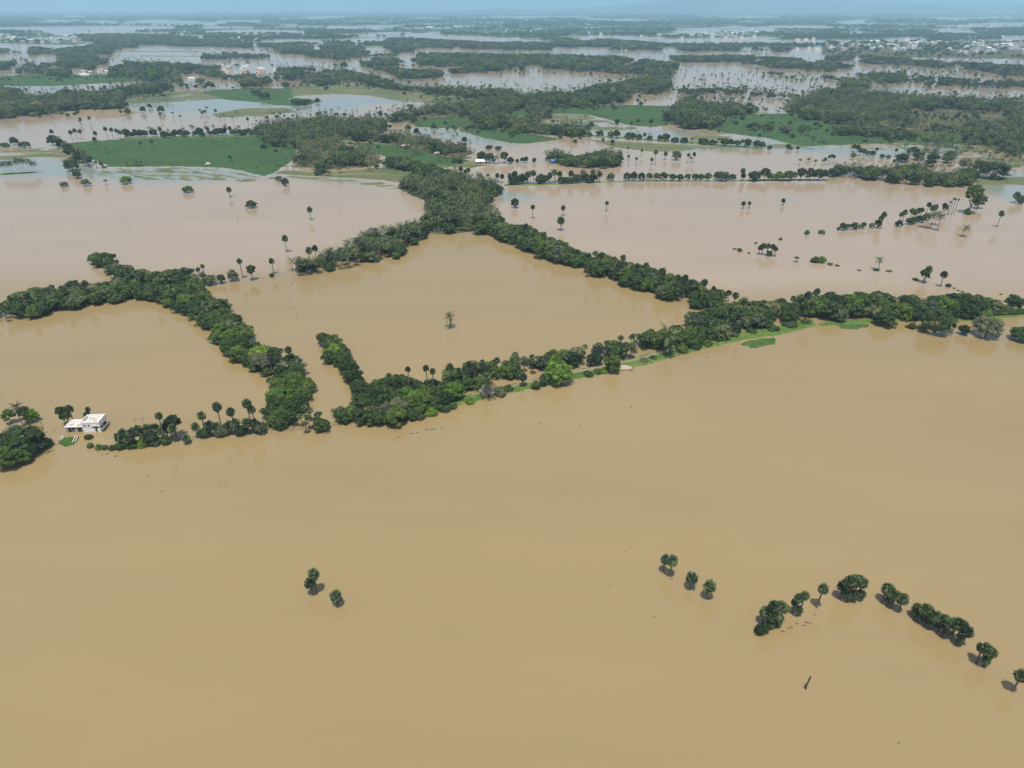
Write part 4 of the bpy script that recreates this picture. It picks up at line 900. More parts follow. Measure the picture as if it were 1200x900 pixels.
for px, top, w in [(616,261,7),(637,271,6),(690,296,7),(705,295,7),(720,300,6),(730,298,7),(747,308,7),(757,307,7),(777,313,9),(795,321,7),(803,321,8),(826,326,8),(862,342,8),(836,352,8),(872,350,7)]:
    solo('p', px, top + 30 if px < 820 else top + 34, top, 'palmyra head rising above the long diagonal belt, ' + near(px, top + 30, [(600,275,'by the coconut grove'),(660,300,'on its narrower half'),(750,335,'on its wider half'),(840,358,'by the broad thicket')]), 'palmyra heads above the diagonal belt', w, var=random.choice([0, 1, 2]))
for px, top, w in [(150,312,8),(178,330,8),(215,314,8),(238,345,7),(262,352,8),(315,413,9),(338,405,10),(72,334,8),(98,328,8),(30,343,8)]:
    solo('p', px, top + 26, top, 'palmyra head rising above the forked belts, ' + near(px, top + 26, [(150,335,'on the spur'),(60,362,'on the arm'),(205,335,'at the fork'),(265,385,'on the straight stretch'),(335,440,'at the bend')]), 'palmyra heads above the forked belts', w, var=random.choice([0, 1, 2]))
# palms poking out of the corner thicket and bank row
for px, py, top, w in [(455,470,437,9),(478,466,429,8),(500,464,427,9),(507,464,431,9),(527,460,425,12),(538,458,431,10),(549,456,423,9),(556,455,425,9),(566,453,424,10),(573,452,426,9)]: solo('p', px, py, top, 'palm head rising over the corner thicket and bank row', 'palm heads over the corner thicket', w, var=random.choice([0, 1]))
solo('c', 570, 467, 441, 'coconut palm standing over the thatched hut', None, 22, var=0); solo('c', 783, 416, 385, 'big pale coconut palm on the embankment', None, 22, var=1); solo('c', 786, 418, 401, 'short young coconut palm beneath the big pale one', None, 14, var=0)
solo('b', 655, 448, 424, 'bright spreading tree on the water side of the embankment', None, 37, 'bright', 2); solo('b', 718, 436, 415, 'leafy tree beside the straw heap', None, 21, 'mid', 3); solo('p', 613, 454, 436, 'fan palm on the embankment near the thatched hut', None, 12, var=0); solo('p', 637, 452, 437, 'fan palm beside the bright spreading tree', None, 12, var=1); solo('b', 739, 420, 401, 'thin tree on the embankment beyond the straw heap', None, 12, 'olive', 4)
for i, (px, py, w, h) in enumerate([(520,480,16,8),(530,478,11,6),(550,472,10,6),(586,462,14,9),(596,457,12,6),(628,455,10,9),(690,440,12,5),(700,437,10,5),(708,436,9,5),(755,424,10,5),(765,421,9,5),(800,412,13,8),(815,408,14,8),(828,405,12,7),(845,399,13,8),(860,394,12,7),(880,390,12,6),(905,387,14,6),(925,383,16,7),(944,379,12,6),(505,486,13,8),(492,490,12,8)]): solo('bush', px, py, py - h, 'leafy shrub growing along the grassy embankment', 'shrubs along the embankment', w, var=i)
# row of roadside trees on the thin bund and the palms around it
rr = random.Random(12)
for i, (px, w, top, k) in enumerate([(716,9,202,'b'),(735,9,201,'b'),(743,9,200,'b'),(752,9,201,'b'),(761,8,202,'b'),(770,8,202,'b'),(778,10,201,'b'),(788,8,203,'b'),(797,9,203,'b'),(806,7,203,'b'),(815,8,203,'b'),(822,8,203,'b'),(830,9,202,'b'),(846,19,200,'b'),(858,10,203,'b'),(871,6,196,'p'),(872,6,202,'p'),(884,14,200,'b'),(892,8,200,'c'),(897,10,196,'b'),(903,9,202,'b'),(914,14,200,'b'),(924,11,199,'b'),(931,7,201,'b'),(939,10,196,'b'),(950,12,196,'b'),(960,11,197,'b'),(966,9,198,'b')]):
    solo(k, px, 211.5 + rr.uniform(-.4, .4), top, {'b': ('broad' if w > 12 else 'slim' if w < 9 else 'round') + ' tree in the spaced file on the thin bund, ' + near(px, 211, [(720,211,'by the mixed row'),(780,211,'behind the far lone palm'),(850,211,'beside the broad one'),(915,211,'behind the tiny palm'),(962,211,'by the hedge belt')]), 'p': 'palm in the spaced file of trees on the thin green bund', 'c': 'coconut palm in the spaced file on the thin green bund'}[k], 'spaced file of trees on the thin bund', w, rr.choice(['dark', 'dark', 'mid']))
for i in range(34):
    i = i * 21 / 33; px = 598 + 107 * i / 21; k = rr.choice(['b', 'b', 'p', 'c'])
    solo(k, px + rr.uniform(-3, 3), 215.5 - 1.5 * i / 21 + rr.uniform(-1.5, .5), (206 if k == 'b' else 201) - 1.0 * i / 21 + rr.uniform(-3, 2), {'b': 'dark tree', 'p': 'slim palm', 'c': 'coconut palm'}[k] + ' in the mixed row joining the grove to the thin bund', 'mixed row joining the grove', rr.uniform(10, 14) if k == 'b' else 6.5)
for i in range(36):
    t = i / 35; px = 642 + 250 * t; py = 157.5 + 16 * t
    k = 'b' if i % 4 else 'p'
    solo(k, px + rr.uniform(-3, 3), py, py - rr.uniform(6, 11), {'b': 'dark tree', 'p': 'palm'}[k] + ' in the row dividing the flooded paddies, ' + near(px, py, [(645,158,'by the curved wood'),(700,160,'above the thin green marsh'),(770,165,'midway along'),(830,170,'by the soggy tawny grass'),(890,174,'at its open end')]), 'straight row dividing the paddies', rr.uniform(6, 11) if k == 'b' else 5)
for i in range(46):
    t = i / 45; px = 146 + 158 * t; k = rr.choice(['p', 'b', 'b', 'c'])
    solo(k, px + rr.uniform(-2, 2), 162 - 3.5 * t + rr.uniform(-1.5, .5), (152.5 if k == 'b' else 149) - 2 * t + rr.uniform(-3, 3), {'b': 'bushy tree', 'p': 'palm', 'c': 'coconut palm'}[k] + ' along the top bund of the broad paddy', 'trees along the top bund of the broad paddy', rr.uniform(7, 11) if k == 'b' else 5.5)
for px, py, top in [(60,166,151),(82,164,152),(87,162,150),(93,164,151),(111,165,153),(123,164,148),(130,163,149),(136,163,150),(140,164,152)]: solo('p', px, py, top, 'tall palm spaced along the channel before the broad paddy', 'palms spaced along the channel', 5.5, var=0)
for i in range(18):
    t = i / 17; solo('c' if i % 4 else 'b', 62 + 42 * t + rr.uniform(-3, 3), 170 + 27 * t + rr.uniform(-3, 3), 157 + 26 * t + rr.uniform(-2, 2), 'crowded coconut palm beside the broad paddy' if i % 4 else 'dark tree crowded by coconuts beside the broad paddy', 'palm clump beside the broad paddy' if i % 4 else 'trees of the palm clump', 9 if i % 4 else 12)
solo('b', 83, 200, 185, 'dark round tree fronting the palm clump by the paddy', None, 17, 'dark', 1); solo('b', 28, 173.5, 165, 'dark mound-shaped tree at the channel side', None, 14, 'dark', 2); solo('b', 16, 170, 160, 'umbrella tree next to the mound-shaped tree', None, 11, 'dark', 3); solo('b', 4, 173, 167, 'bushy tree by the umbrella tree', None, 12, 'mid', 4)
for i in range(11): solo('c', 1 + 3.6 * i + rr.uniform(-1, 1), 204.5 - .2 * i, 185 + rr.uniform(-2, 3) + (abs(i - 5)) * .5, 'slim coconut in the open row on the drowned bund', 'open coconut row on the drowned bund', 7)
for px, py, top in [(93.5,146,137),(93,146,141),(104,145,136),(141,142,128),(149,133,126),(202,137,131),(211,142,135),(234,133,128),(237,138,129),(240,137,128),(242,132,125),(252,141,127),(258,142,136),(262,140,134),(272,142,136),(276,134,129),(290,147,137),(321,139,131),(328,139,132),(349,134,128),(187,140,131)]: solo('p', px, py, top, 'tiny palm standing in the wide brown channel', 'tiny palms in the wide brown channel', 4.2)
for i, (px, py, w) in enumerate([(167,132,8),(188,132,9),(149,134,8),(175,127,5)]): solo('b', px, py, py - (8, 9, 7, 6)[i], 'dark drowned tree where the channel meets the marsh', 'drowned trees of the marsh', w, 'dark')
for px, py, w, h in [(310,116,14,9),(300,112,12,8),(352,123,14,7),(360,122,10,7),(345,122,10,6),(372,120,6,6)]: solo('b', px, py, py - h, 'dark bush tree on the green marsh tongue', 'bush trees on the green marsh', w, 'dark')
for i in range(28): solo('p', 146 + 54 * i / 27 + rr.uniform(-1, 1), 117.5 - 1.2 * i / 27 + (i % 2) * 2, 111 - 1.5 * i / 27 + (i % 2) * 2 + rr.uniform(-.7, .7), 'short palm in the double palm row on the marsh', 'double palm row on the marsh', 3.6)
for px, py, top, w in [(164,174,165,4),(177,174.5,163,5),(110,170,160,6),(124,180,173,7),(218,164,158,4),(248,168,160,7),(262,170,164,8),(269,190,181,5),(278,166,161,5),(325,195,188,9),(335,195,190,6),(300,197,193,4),(148,195,188,6),(155,195,187.5,7),(160,195,189,6),(165,194.5,189,5),(118,197,188,6),(112,197,189,6)]: solo('c' if w > 6 else 'p', px, py, top, 'small palm dotted about the broad green paddy' if w <= 6 else 'small coconut dotted about the broad green paddy', 'small palms dotted about the broad paddy', w)
for px, py, top in [(544,168,160),(584,176,171),(508,152,144),(488,158,149),(478,153,146),(573,175,170)]: solo('b', px, py, top, 'lone tree standing in the pale pool below the curved wood', 'lone trees in the pale pool', 7, 'dark')
for i, (k, px, py, top, w) in enumerate([('b',573,191,178,14),('b',565,188,176,12),('c',580,192,182,8),('b',591,191,177,9),('b',598,192,183,8),('b',612,191,184,5),('b',606,191,186,4),('b',616,191,183,6),('b',626,191,184.5,5),('c',584,191,183,7)]): solo(k, px, py, top, ['leafy tree over the white shed', 'dark tree leaning on the white shed', 'coconut beside the white shed', 'upright dark tree past the white shed', 'bushy tree past the white shed'][i] if i < 5 else 'small tree on the bund between the shed and the islet', None if i < 5 else 'small trees between shed and islet', w)
for px, py, top in [(549,210,196),(540,208,194),(545,212,198),(572,212,204),(583,213,202),(588,214,203),(597,216,202),(500,216,206),(512,219,208),(504,217,205)]: solo('p', px, py, top, 'tall palm fringing the coconut grove', 'palms fringing the grove', 5.5)
for px, py, top in [(637,172,168),(646,197,184),(651,195,178),(664,196,184),(666,194,180),(668,193,175),(680,188,177),(727,185,172),(726,196,184),(734,194,183),(693,193,175)]: pass
for px, py, top, w in [(737,194.5,181,4),(746,194.5,183.5,4),(752,183,174,4),(736,180,172,3.5),(769,193,175,6),(764,193,184,5),(780,187,177,6),(807,191,179,5),(814,190.5,178,5),(810,191,184,4)]: solo('p', px, py, top, 'isolated palm between the islet and the far tree row', 'isolated palms past the islet', w)
solo('b', 793, 187.5, 176, 'airy tree standing in water past the islet', None, 11, 'olive'); solo('b', 1142 - 142, 187.5, 178, 'slim tree in the brown water near the flooded palms', None, 6, 'olive')
for px, py, top, w in [(652,151,145,6),(693,148,142,5),(723,149,139,6),(740,148,142,4),(748,148,139,4),(763,150,139,5),(751,126,118,5),(747,124,115,4),(707,126,117,5),(670,167,158,4),(674,168,163,4),(707,167,161,4),(718,170,163,5),(657,163,158,5)]: solo('b', px, py, top, 'small upright tree dotted over the flooded paddies', 'small trees dotted over the flooded paddies', w, 'dark')
for px, py, top in [(1028,183,172),(1051,184,173),(1048,200,186),(938,193.5,186),(948,192.5,185),(956,194,187.5),(965,194,187),(968,193.5,184),(972,193,181),(975,193,180),(978,192,181)]: solo('p', px, py, top, 'thin-trunked palm in the shallow water behind the hedge belt', 'thin palms behind the hedge belt', 4.5)
for i in range(24):
    px = 1055 + 70 * (i % 12) / 11 + rr.uniform(-3, 3); py = 187 + 4 * (i // 12) + 6 * (px - 1055) / 70 - 6 * (i % 2) + rr.uniform(-2, 2); py = min(py, 195)
    solo('c' if i % 3 else 'b', px, py, py - rr.uniform(12, 16) if i % 3 else py - 10, 'coconut palm in the ragged flooded stand behind the hedge belt' if i % 3 else 'low tree in the ragged flooded stand behind the hedge belt', 'ragged flooded stand behind the hedge belt' if i % 3 else 'low trees of the ragged flooded stand', 7.5 if i % 3 else 13)
solo('b', 1167, 209, 188, 'broad dark tree at the end of the hedge belt', None, 32, 'dark', 2); solo('b', 1150, 203, 186, 'round tree beside the broad dark tree', None, 20, 'dark', 3); solo('b', 1132, 198, 184, 'grey-green tree between the stand and the broad dark tree', None, 16, 'olive', 4)
for i in range(105):
    px = 1085 + 125 * rr.random(); py = 163 + 33 * rr.random()
    if py > 180 and px < 1150: py -= 15
    solo('c', px, py, py - rr.uniform(10, 13), 'coconut palm scattered over the flooded grassland ' + near(px, py, [(1165,195,'behind the broad dark tree'),(1130,190,'by the ragged stand'),(1110,168,'under the long paddy'),(1160,168,'at the great coconut wood edge'),(1200,172,'in the wood corner'),(1205,195,'by the pale clear water')]), 'coconuts scattered over the flooded grassland', 6)
for px, py, top, w in [(902,176,170,5),(924,175,168,6),(927,176,172,4),(935,176,171,3),(952,175,158,9),(955,175,160,8),(965,167,160,8),(968,168,162,8),(948,160,146,9)]: solo('c' if w > 6 else 'b', px, py, top, 'arching coconut on the shore of the long paddy' if w > 6 else 'little bush tree on the sunken bund by the long paddy', 'arching coconuts of the long paddy' if w > 6 else 'little trees of the sunken bund', w)
for px, py, top in [(1001,178,168),(1005,178,169),(1009,182,173),(1013,182,174),(1018,184,176),(1023,183,176),(1034,186,180),(1041,187,181)]: solo('b', px, py, top, 'small tree in the drowned line leading to the ragged stand', 'small trees of the drowned line', 6, 'mid')
# palms standing in the far brown water: a loose crowd
R = rng(77)
FARPALMS = []
for poly, n, hh in [([(800,76),(905,82),(990,92),(985,100),(925,112),(860,108),(800,104)], 150, 9), ([(1010,80),(1060,78),(1185,84),(1190,92),(1100,90),(1020,86)], 120, 9), ([(860,104),(930,106),(925,112),(800,108)], 60, 8), ([(690,112),(760,114),(795,112),(790,122),(740,122)], 14, 9),
                    ([(200,55),(330,55),(330,66),(220,66)], 55, 9), ([(30,64),(65,66),(65,72),(10,73)], 26, 9), ([(500,42),(650,49),(650,52),(500,45)], 34, 9), ([(770,76),(800,74),(800,100),(770,96)], 20, 9), ([(120,68),(230,70),(400,66),(400,76),(250,76)], 26, 9), ([(660,45),(830,50),(830,52),(660,48)], 40, 9), ([(1063,132),(1165,137),(1140,143),(1068,139)], 40, 10)]:
    P = np.asarray(poly, float); k = 0
    while k < n:
        px = R.uniform(P[:, 0].min(), P[:, 0].max()); py = R.uniform(P[:, 1].min(), P[:, 1].max())
        if not in_poly(np.array([px]), np.array([py]), poly)[0]: continue
        x, y = ground(px, py); FARPALMS.append((float(x), float(y), hh * R.uniform(.45, .8), 'p' if R.random() < .5 else 'b')); k += 1

# ------------------------------------------------------------------ individuals first, the rest of each wood as one mass
LIMIT = 300
TREES.sort(key=lambda t: -t['px'])
SHORT = {
 'spur': ('on the short spur', [(105,305,'at its free tip'),(180,340,'at its root')]), 'arm': ('in the forked belt arm', [(0,370,'at the outer end'),(75,355,'midway along'),(180,345,'by the fork')]),
 'curve': ('in the curving belt', [(205,330,'by the fork'),(270,400,'on its straight stretch'),(345,440,'at its bend'),(330,485,'at its foot')]),
 'jetty': ('in the single tree file', [(375,398,'at its free tip'),(400,430,'midway along'),(435,465,'by the corner thicket')]),
 'corner': ('in the corner thicket', [(425,475,'by the tree file'),(535,462,'by the thatched hut'),(450,495,'on the water front')]),
 'brush': ('in the thicket by the palm bank', [(340,490,'under the curving belt')]),
 'bankrow': ('behind the embankment path', [(580,440,'near the thatched hut'),(660,430,'behind the bright spreading tree'),(735,412,'near the straw heap'),(785,395,'near the pale coconut')]),
 'knot': ('in the broad embankment thicket', [(800,392,'near the pale coconut'),(870,378,'by the floating weed'),(935,365,'near the twin palms')]),
 'diagonal': ('in the long diagonal belt', [(580,268,'by the coconut grove'),(660,300,'on its narrower half'),(750,335,'on its wider half'),(840,358,'by the broad thicket')]),
 'westbank': ('on the palm bank', [(345,318,'by the paired palms'),(420,300,'midway along'),(485,275,'by the coconut grove')]),
 'eastbelt': ('in the big round belt', [(960,365,'by the twin palms'),(1010,370,'by the weed fringe'),(1095,368,'behind the dome tree'),(1147,365,'by the thin bund')]),
 'grove': ('in the crossing coconut grove', [(480,215,'on its meadow side'),(560,215,'by the palm fringe'),(535,245,'in its core'),(510,268,'by the white hut'),(575,265,'by the diagonal belt')]),
 'roundrow': ('in the hedge belt', [(985,205,'by the spaced tree file'),(1050,208,'midway along'),(1130,212,'by the tower-like tree')]),
 'hedge_mid': ('in the connecting hedge', [(465,192,'by the palm wood'),(535,208,'by the coconut grove')]), 'islet': ('on the wooded islet', [(650,188,'by the blue tarpaulin'),(710,190,'away from the tarpaulin')])}
MASS = {}
random.seed(21)
HS = {}
for t in TREES: HS.setdefault((t['wood'], t['k']), []).append(t['H'])
HS = {k: np.quantile(v, [.33, .67]) for k, v in HS.items()}
for t in TREES:
    W = WOODS[t['wood']]
    if SOLO_COUNT[t['k']] < LIMIT:
        SOLO_COUNT[t['k']] += 1
        if t['wood'] in SHORT:
            ph, lms = SHORT[t['wood']]
            ph = ph + ', ' + min(lms, key=lambda q: (ground(q[0], q[1])[0] - t['x']) ** 2 + (ground(q[0], q[1])[1] - t['y']) ** 2)[2]
        else: ph = 'of the ' + W['phrase']
        q = HS[(t['wood'], t['k'])]; size = 'low' if t['H'] < q[0] else ('tall' if t['H'] > q[1] else 'middling')
        pre = {'b': TW[t['t']] + ' tree', 'c': 'coconut palm', 'p': 'palmyra palm'}[t['k']]
        if t['k'] == 'p' and t['v'] % 4 == 3 and t['px'] >= 11: pre = 'dead-skirted palmyra palm'
        lab = size + ' ' + pre + ' ' + ph
        plant(t['k'], t['x'], t['y'], t['H'], lab, 'trees like the ' + lab, W=t['W'], tint=t['t'], var=t['v'], rot=t['rot'], crown=t['c'], lod=t['px'] < 11)
    else: MASS.setdefault(t['wood'], []).append(t)

LODS = []                                # instanced shapes: (mesh, canonical height)
for s in range(4):
    for tt in ('dark', 'mid', 'olive'): LODS.append((BROAD_LOD[(s, tt)], 8.8))
for k in 'cp':
    for s in range(4): LODS.append((PALM_LOD[(k, s)][0], PALM_LOD[(k, s)][1] + 1.2))
def lod_index(k, tint, v):
    if k == 'b': return (v % 4) * 3 + {'dark': 0, 'mid': 1, 'olive': 2}.get(tint, 1)
    return 12 + (0 if k == 'c' else 4) + v % 4
def scatter_group(name, meshes):
    ng = bpy.data.node_groups.new(name, 'GeometryNodeTree')
    ng.interface.new_socket('Geometry', in_out='INPUT', socket_type='NodeSocketGeometry'); ng.interface.new_socket('Geometry', in_out='OUTPUT', socket_type='NodeSocketGeometry')
    gi = ng.nodes.new('NodeGroupInput'); go = ng.nodes.new('NodeGroupOutput')
    iop = ng.nodes.new('GeometryNodeInstanceOnPoints'); g2i = ng.nodes.new('GeometryNodeGeometryToInstance')
    # joined inputs arrive in reverse order of linking, so link from last to first
    for me in reversed(meshes):
        src = bpy.data.objects.new(me.name + '_source', me)
        oi = ng.nodes.new('GeometryNodeObjectInfo'); oi.inputs['Object'].default_value = src; oi.inputs['As Instance'].default_value = False
        ng.links.new(oi.outputs['Geometry'], g2i.inputs[0])
    def attr(nm, typ):
        n = ng.nodes.new('GeometryNodeInputNamedAttribute'); n.data_type = typ; n.inputs['Name'].default_value = nm; return n.outputs['Attribute']
    ng.links.new(gi.outputs[0], iop.inputs['Points']); ng.links.new(g2i.outputs[0], iop.inputs['Instance'])
    iop.inputs['Pick Instance'].default_value = True
    ng.links.new(attr('shape', 'INT'), iop.inputs['Instance Index'])
    ng.links.new(attr('size', 'FLOAT_VECTOR'), iop.inputs['Scale'])
    e2r = ng.nodes.new('FunctionNodeEulerToRotation'); ng.links.new(attr('turn', 'FLOAT_VECTOR'), e2r.inputs[0]); ng.links.new(e2r.outputs[0], iop.inputs['Rotation'])
    ng.links.new(iop.outputs[0], go.inputs[0])
    return ng
NG = scatter_group('scatter_trees', [m for m, _ in LODS])
def mass(name, pts, label, cat, ng=NG):  # pts: (x, y, z, shape, sx, sz, rot)
    A = np.asarray(pts, float); c = A[:, :3].mean(0); c[2] = 0
    me = bpy.data.meshes.new(name); me.vertices.add(len(A)); me.vertices.foreach_set('co', (A[:, :3] - c).astype(np.float32).ravel())
    a = me.attributes.new('shape', 'INT', 'POINT'); a.data.foreach_set('value', A[:, 3].astype(np.int32))
    a = me.attributes.new('size', 'FLOAT_VECTOR', 'POINT'); a.data.foreach_set('vector', np.stack([A[:, 4], A[:, 4], A[:, 5]], -1).astype(np.float32).ravel())
    a = me.attributes.new('turn', 'FLOAT_VECTOR', 'POINT'); a.data.foreach_set('vector', np.stack([A[:, 6] * 0, A[:, 6] * 0, A[:, 6]], -1).astype(np.float32).ravel())
    me.update()
    o = link(name, me, c); md = o.modifiers.new('scatter', 'NODES'); md.node_group = ng
    return tag(o, label, cat, kind='stuff')
def as_point(t):
    i = lod_index(t['k'], t['t'], t['v']); h = LODS[i][1]
    return (t['x'], t['y'], 0.0, i, (t['W'] / 8.8 if t['k'] == 'b' else t['c']), t['H'] / h, t['rot'])
for key, ts in MASS.items():
    W = WOODS[key]
    mass('woodland', [as_point(t) for t in ts], ('mass of trees in the ' + W['phrase']) if not W['solo'] else 'mass of trees ' + W['phrase'], 'woodland')
mass('scattered_palms', [(x, y, 0, lod_index(k, 'dark', i), (1.05 if k == 'p' else h * .7 / 8.8), h * (1 if k == 'p' else .7) / LODS[lod_index(k, 'dark', i)][1], i * 1.7) for i, (x, y, h, k) in enumerate(FARPALMS)], 'loose crowd of tiny palms and bushes standing in the far brown water', 'palms')
# tree cover of the far plain
R = rng(5); n = 42000
py = 12.6 + 45.5 * R.random(n) ** .9; px = R.uniform(-160, 1360, n)
dry = far_land(px, py) & far_land(px, py + .7)
fld = fbm(px * .012, py * .35, 90, 4); dens = np.where(py < 26, .8, np.where(fld > .52, .10, .9))
ok = dry & (R.random(n) < dens)
for tp in ([(-40,42),(95,42),(98,53),(-40,53)], [(975,50),(1215,46),(1215,64),(985,60)], [(1105,30),(1215,29),(1215,34),(1105,34)], [(803,39),(890,39),(888,48),(810,47)], [(98,32),(165,32),(172,42),(100,42)]):
    ok &= ~((poly_sd(px, py, tp) > 0) & (R.random(n) < .8))
px, py = px[ok], py[ok]; X, Y = ground(px, py)
big = np.clip(Y / 4500, 1, 3.2)
pts = [(x, y, .6, lod_index('b', ['dark', 'dark', 'mid'][i % 3], i), b * (1.4 + .8 * ((i * 37) % 17) / 17), (1.15 + .5 * ((i * 53) % 13) / 13) * (1 + .25 * (b - 1)), i * .9) for i, (x, y, b) in enumerate(zip(X, Y, big))]
mass('far_woodland', pts, 'dark tree cover patterning the hazy far plain', 'woodland')

# ------------------------------------------------------------------ the white flooded house
def part(name, mb, mats, parent, smooth_shade=False): return link(name, mb.mesh(name, mats, smooth_shade), parent=parent)
def white_house():
    x, y = ground(98.3, 506.5)
    e = thing('flooded_house', (float(x), float(y), 0), radians(4), 'white flat-roofed house standing in flood water with an open annex', 'house')
    # main block: 7 m wide (x 0..7), 6 m deep (y 0..6), upper storey over a veranda
    mb = MB(); mb.box(0, 0, -1.2, 3.6, 5.8, 2.35); part('lower_wall', mb, [M['white']], e)
    mb = MB(); mb.box(-.05, -.06, 2.352, 7.0, 5.9, 4.0); uw = part('upper_wall', mb, [M['white']], e)
    mb = MB()
    for a in [(-.12,-.14,4.0,7.08,.1,4.75), (-.12,5.75,4.0,7.08,5.98,4.75), (-.12,.1,4.0,.1,5.75,4.75), (6.84,.1,4.0,7.08,5.75,4.75)]: mb.box(*a)
    part('parapet', mb, [M['white']], e)
    mb = MB(); mb.box(.1, .1, 4.003, 6.84, 5.75, 4.06); rf = part('roof', mb, [M['roofstain']], e)
    mb = MB(); mb.box(.35, 2.2, 4.062, .75, 4.6, 4.62); link('roof_beam', mb.mesh('roof_beam', [M['concrete']]), parent=rf)
    mb = MB(); mb.box(1.6, 3.4, 4.062, 3.6, 4.4, 4.24); link('roof_slab', mb.mesh('roof_slab', [M['concrete']]), parent=rf)
    mb = MB(); mb.box(3.8, 1.8, 4.062, 5.2, 2.5, 4.20); link('tile_pile', mb.mesh('tile_pile', [M['terracotta']]), parent=rf)
    mb = MB(); mb.box(3.605, 2.4, -1.2, 6.6, 5.7, 2.35); part('back_room', mb, [M['dark']], e)
    for k, (a, b) in enumerate([(6.6, .05), (6.6, 2.2)]):
        mb = MB(); mb.box(a, b, -1.2, a + .28, b + .28, 2.35); part('column', mb, [M['white']], e)
    mb = MB(); mb.box(3.605, -.02, -1.2, 4.75, .14, 1.5); part('veranda_wall', mb, [M['white']], e)
    mb = MB(); mb.box(5.55, -.02, -1.2, 6.6, .14, 1.5); part('veranda_wall', mb, [M['white']], e)
    mb = MB(); mb.box(6.9, .0, .75, 8.0, 5.6, .95); mb.box(7.85, .0, .952, 8.0, 5.6, 1.75); mb.box(6.9, -.15, .952, 8.0, -.003, 1.75); part('balcony', mb, [M['concrete']], e)
    for k in range(2):
        mb = MB(); mb.box(.8 + 1.6 * k, -.075, 2.75, 1.6 + 1.6 * k, -.062, 3.5); w = part('window', mb, [M['glass']], e)
        mb = MB(); x0 = .8 + 1.6 * k
        for a in [(x0 - .08, -.12, 2.67, x0, -.062, 3.58), (x0 + .8, -.12, 2.67, x0 + .88, -.062, 3.58), (x0, -.12, 3.5, x0 + .8, -.062, 3.58), (x0, -.12, 2.67, x0 + .8, -.062, 2.75)]: mb.box(*a)
        link('frame', mb.mesh('frame', [M['white']]), parent=w)
    mb = MB(); mb.box(4.2, -.22, 3.05, 5.9, -.063, 3.2); part('sunshade', mb, [M['white']], e)
    mb = MB(); mb.box(4.9, .3, -1.0, 5.5, .36, 1.9); part('door', mb, [M['dark']], e)
    # annex to the left: x -6.6 .. 0
    mb = MB(); mb.box(-6.7, -.2, 2.45, -.16, 5.5, 2.62); ar = part('annex_roof', mb, [M['roofstain']], e)
    mb = MB()
    for a in [(-6.7,-.2,2.623,-6.5,5.5,2.95), (-6.5,5.3,2.623,-.16,5.5,2.95), (-6.5,-.2,2.623,-.16,-.04,2.85)]: mb.box(*a)
    link('annex_parapet', mb.mesh('annex_parapet', [M['white']]), parent=ar)
    mb = MB(); mb.box(-5.6, 1.4, 2.622, -3.9, 2.1, 2.80); link('roof_slab', mb.mesh('roof_slab', [M['concrete']]), parent=ar)
    mb = MB(); mb.box(-2.2, .8, 2.622, -1.2, 1.7, 2.76); link('tile_pile', mb.mesh('tile_pile', [M['terracotta']]), parent=ar)
    mb = MB(); mb.box(-6.4, 4.8, -1.2, -.16, 5.2, 2.45); mb.box(-6.5, 1.2, -1.2, -6.3, 4.8, 2.45); part('annex_wall', mb, [M['concrete']], e)
    mb = MB(); mb.box(-3.6, 2.6, -1.2, -3.3, 4.79, 2.44); part('partition', mb, [M['concrete']], e)
    for xx in (-6.45, -4.4, -2.3, -.5):
        mb = MB(); mb.box(xx, .0, -1.2, xx + .26, .26, 2.45); part('column', mb, [M['concrete']], e)
    mb = MB(); mb.box(-3.9, .5, -.8, -2.6, 1.9, .9); mb.box(-3.7, .7, .9, -2.8, 1.7, 1.3); part('covered_bundle', mb, [M['white']], e)
white_house()
# overgrown platform in front of the house
terrain('grass_mound', [(67,521),(72,514),(79,512.5),(87,512),(90,513),(86,521),(76,523)], M['weed'], 'overgrown grass mound with low walls before the white house', top=.9, amp=.25, nscale=.5, edge=1.2, spacing=.4, jitter=.8, seed=80, kind=None, cat='mound')
def wall_piece(px, py, px2, py2, h, label):
    a = np.array(ground(px, py)); b = np.array(ground(px2, py2)); d = b - a; L = np.linalg.norm(d)
    mb = MB(); mb.box(0, -.16, -.8, L, .16, h); mb.box(-.06, -.22, h + .002, L + .06, .22, h + .12)
    tag(link('low_wall', mb.mesh('low_wall', [M['concrete']]), (a[0], a[1], 0), math.atan2(d[1], d[0])), label, 'wall')
wall_piece(85.5, 520.5, 89.5, 512, .75, 'low concrete wall hugging the grass mound'); wall_piece(88.5, 519, 92, 512, .6, 'second low wall apart from the grass mound')
def rock(px, py, s, seed, label, mat, name='rubble_heap', sz=.6, cat='rubble', group=None):
    R = rng(seed); mb = MB(); x, y = ground(px, py)
    for i in range(7):
        v = ICO_V * (1 + .22 * R.normal(size=(12, 1))) * np.array([1, .8, .7]) * s * (.3 + .35 * R.random())
        mb.add(v + np.array([R.normal() * s * .38, R.normal() * s * .3, .12 * s + R.random() * s * sz * .4]), ICO_F)
    tag(link(name, mb.mesh(name, [mat]), (float(x), float(y), .1)), label, cat, group)
rock(72.5, 515.5, 1.7, 3, 'pale rubble heap on the corner of the grass mound', M['straw']); rock(63, 521, .9, 4, 'dark stone awash beside the grass mound', M['bark'])

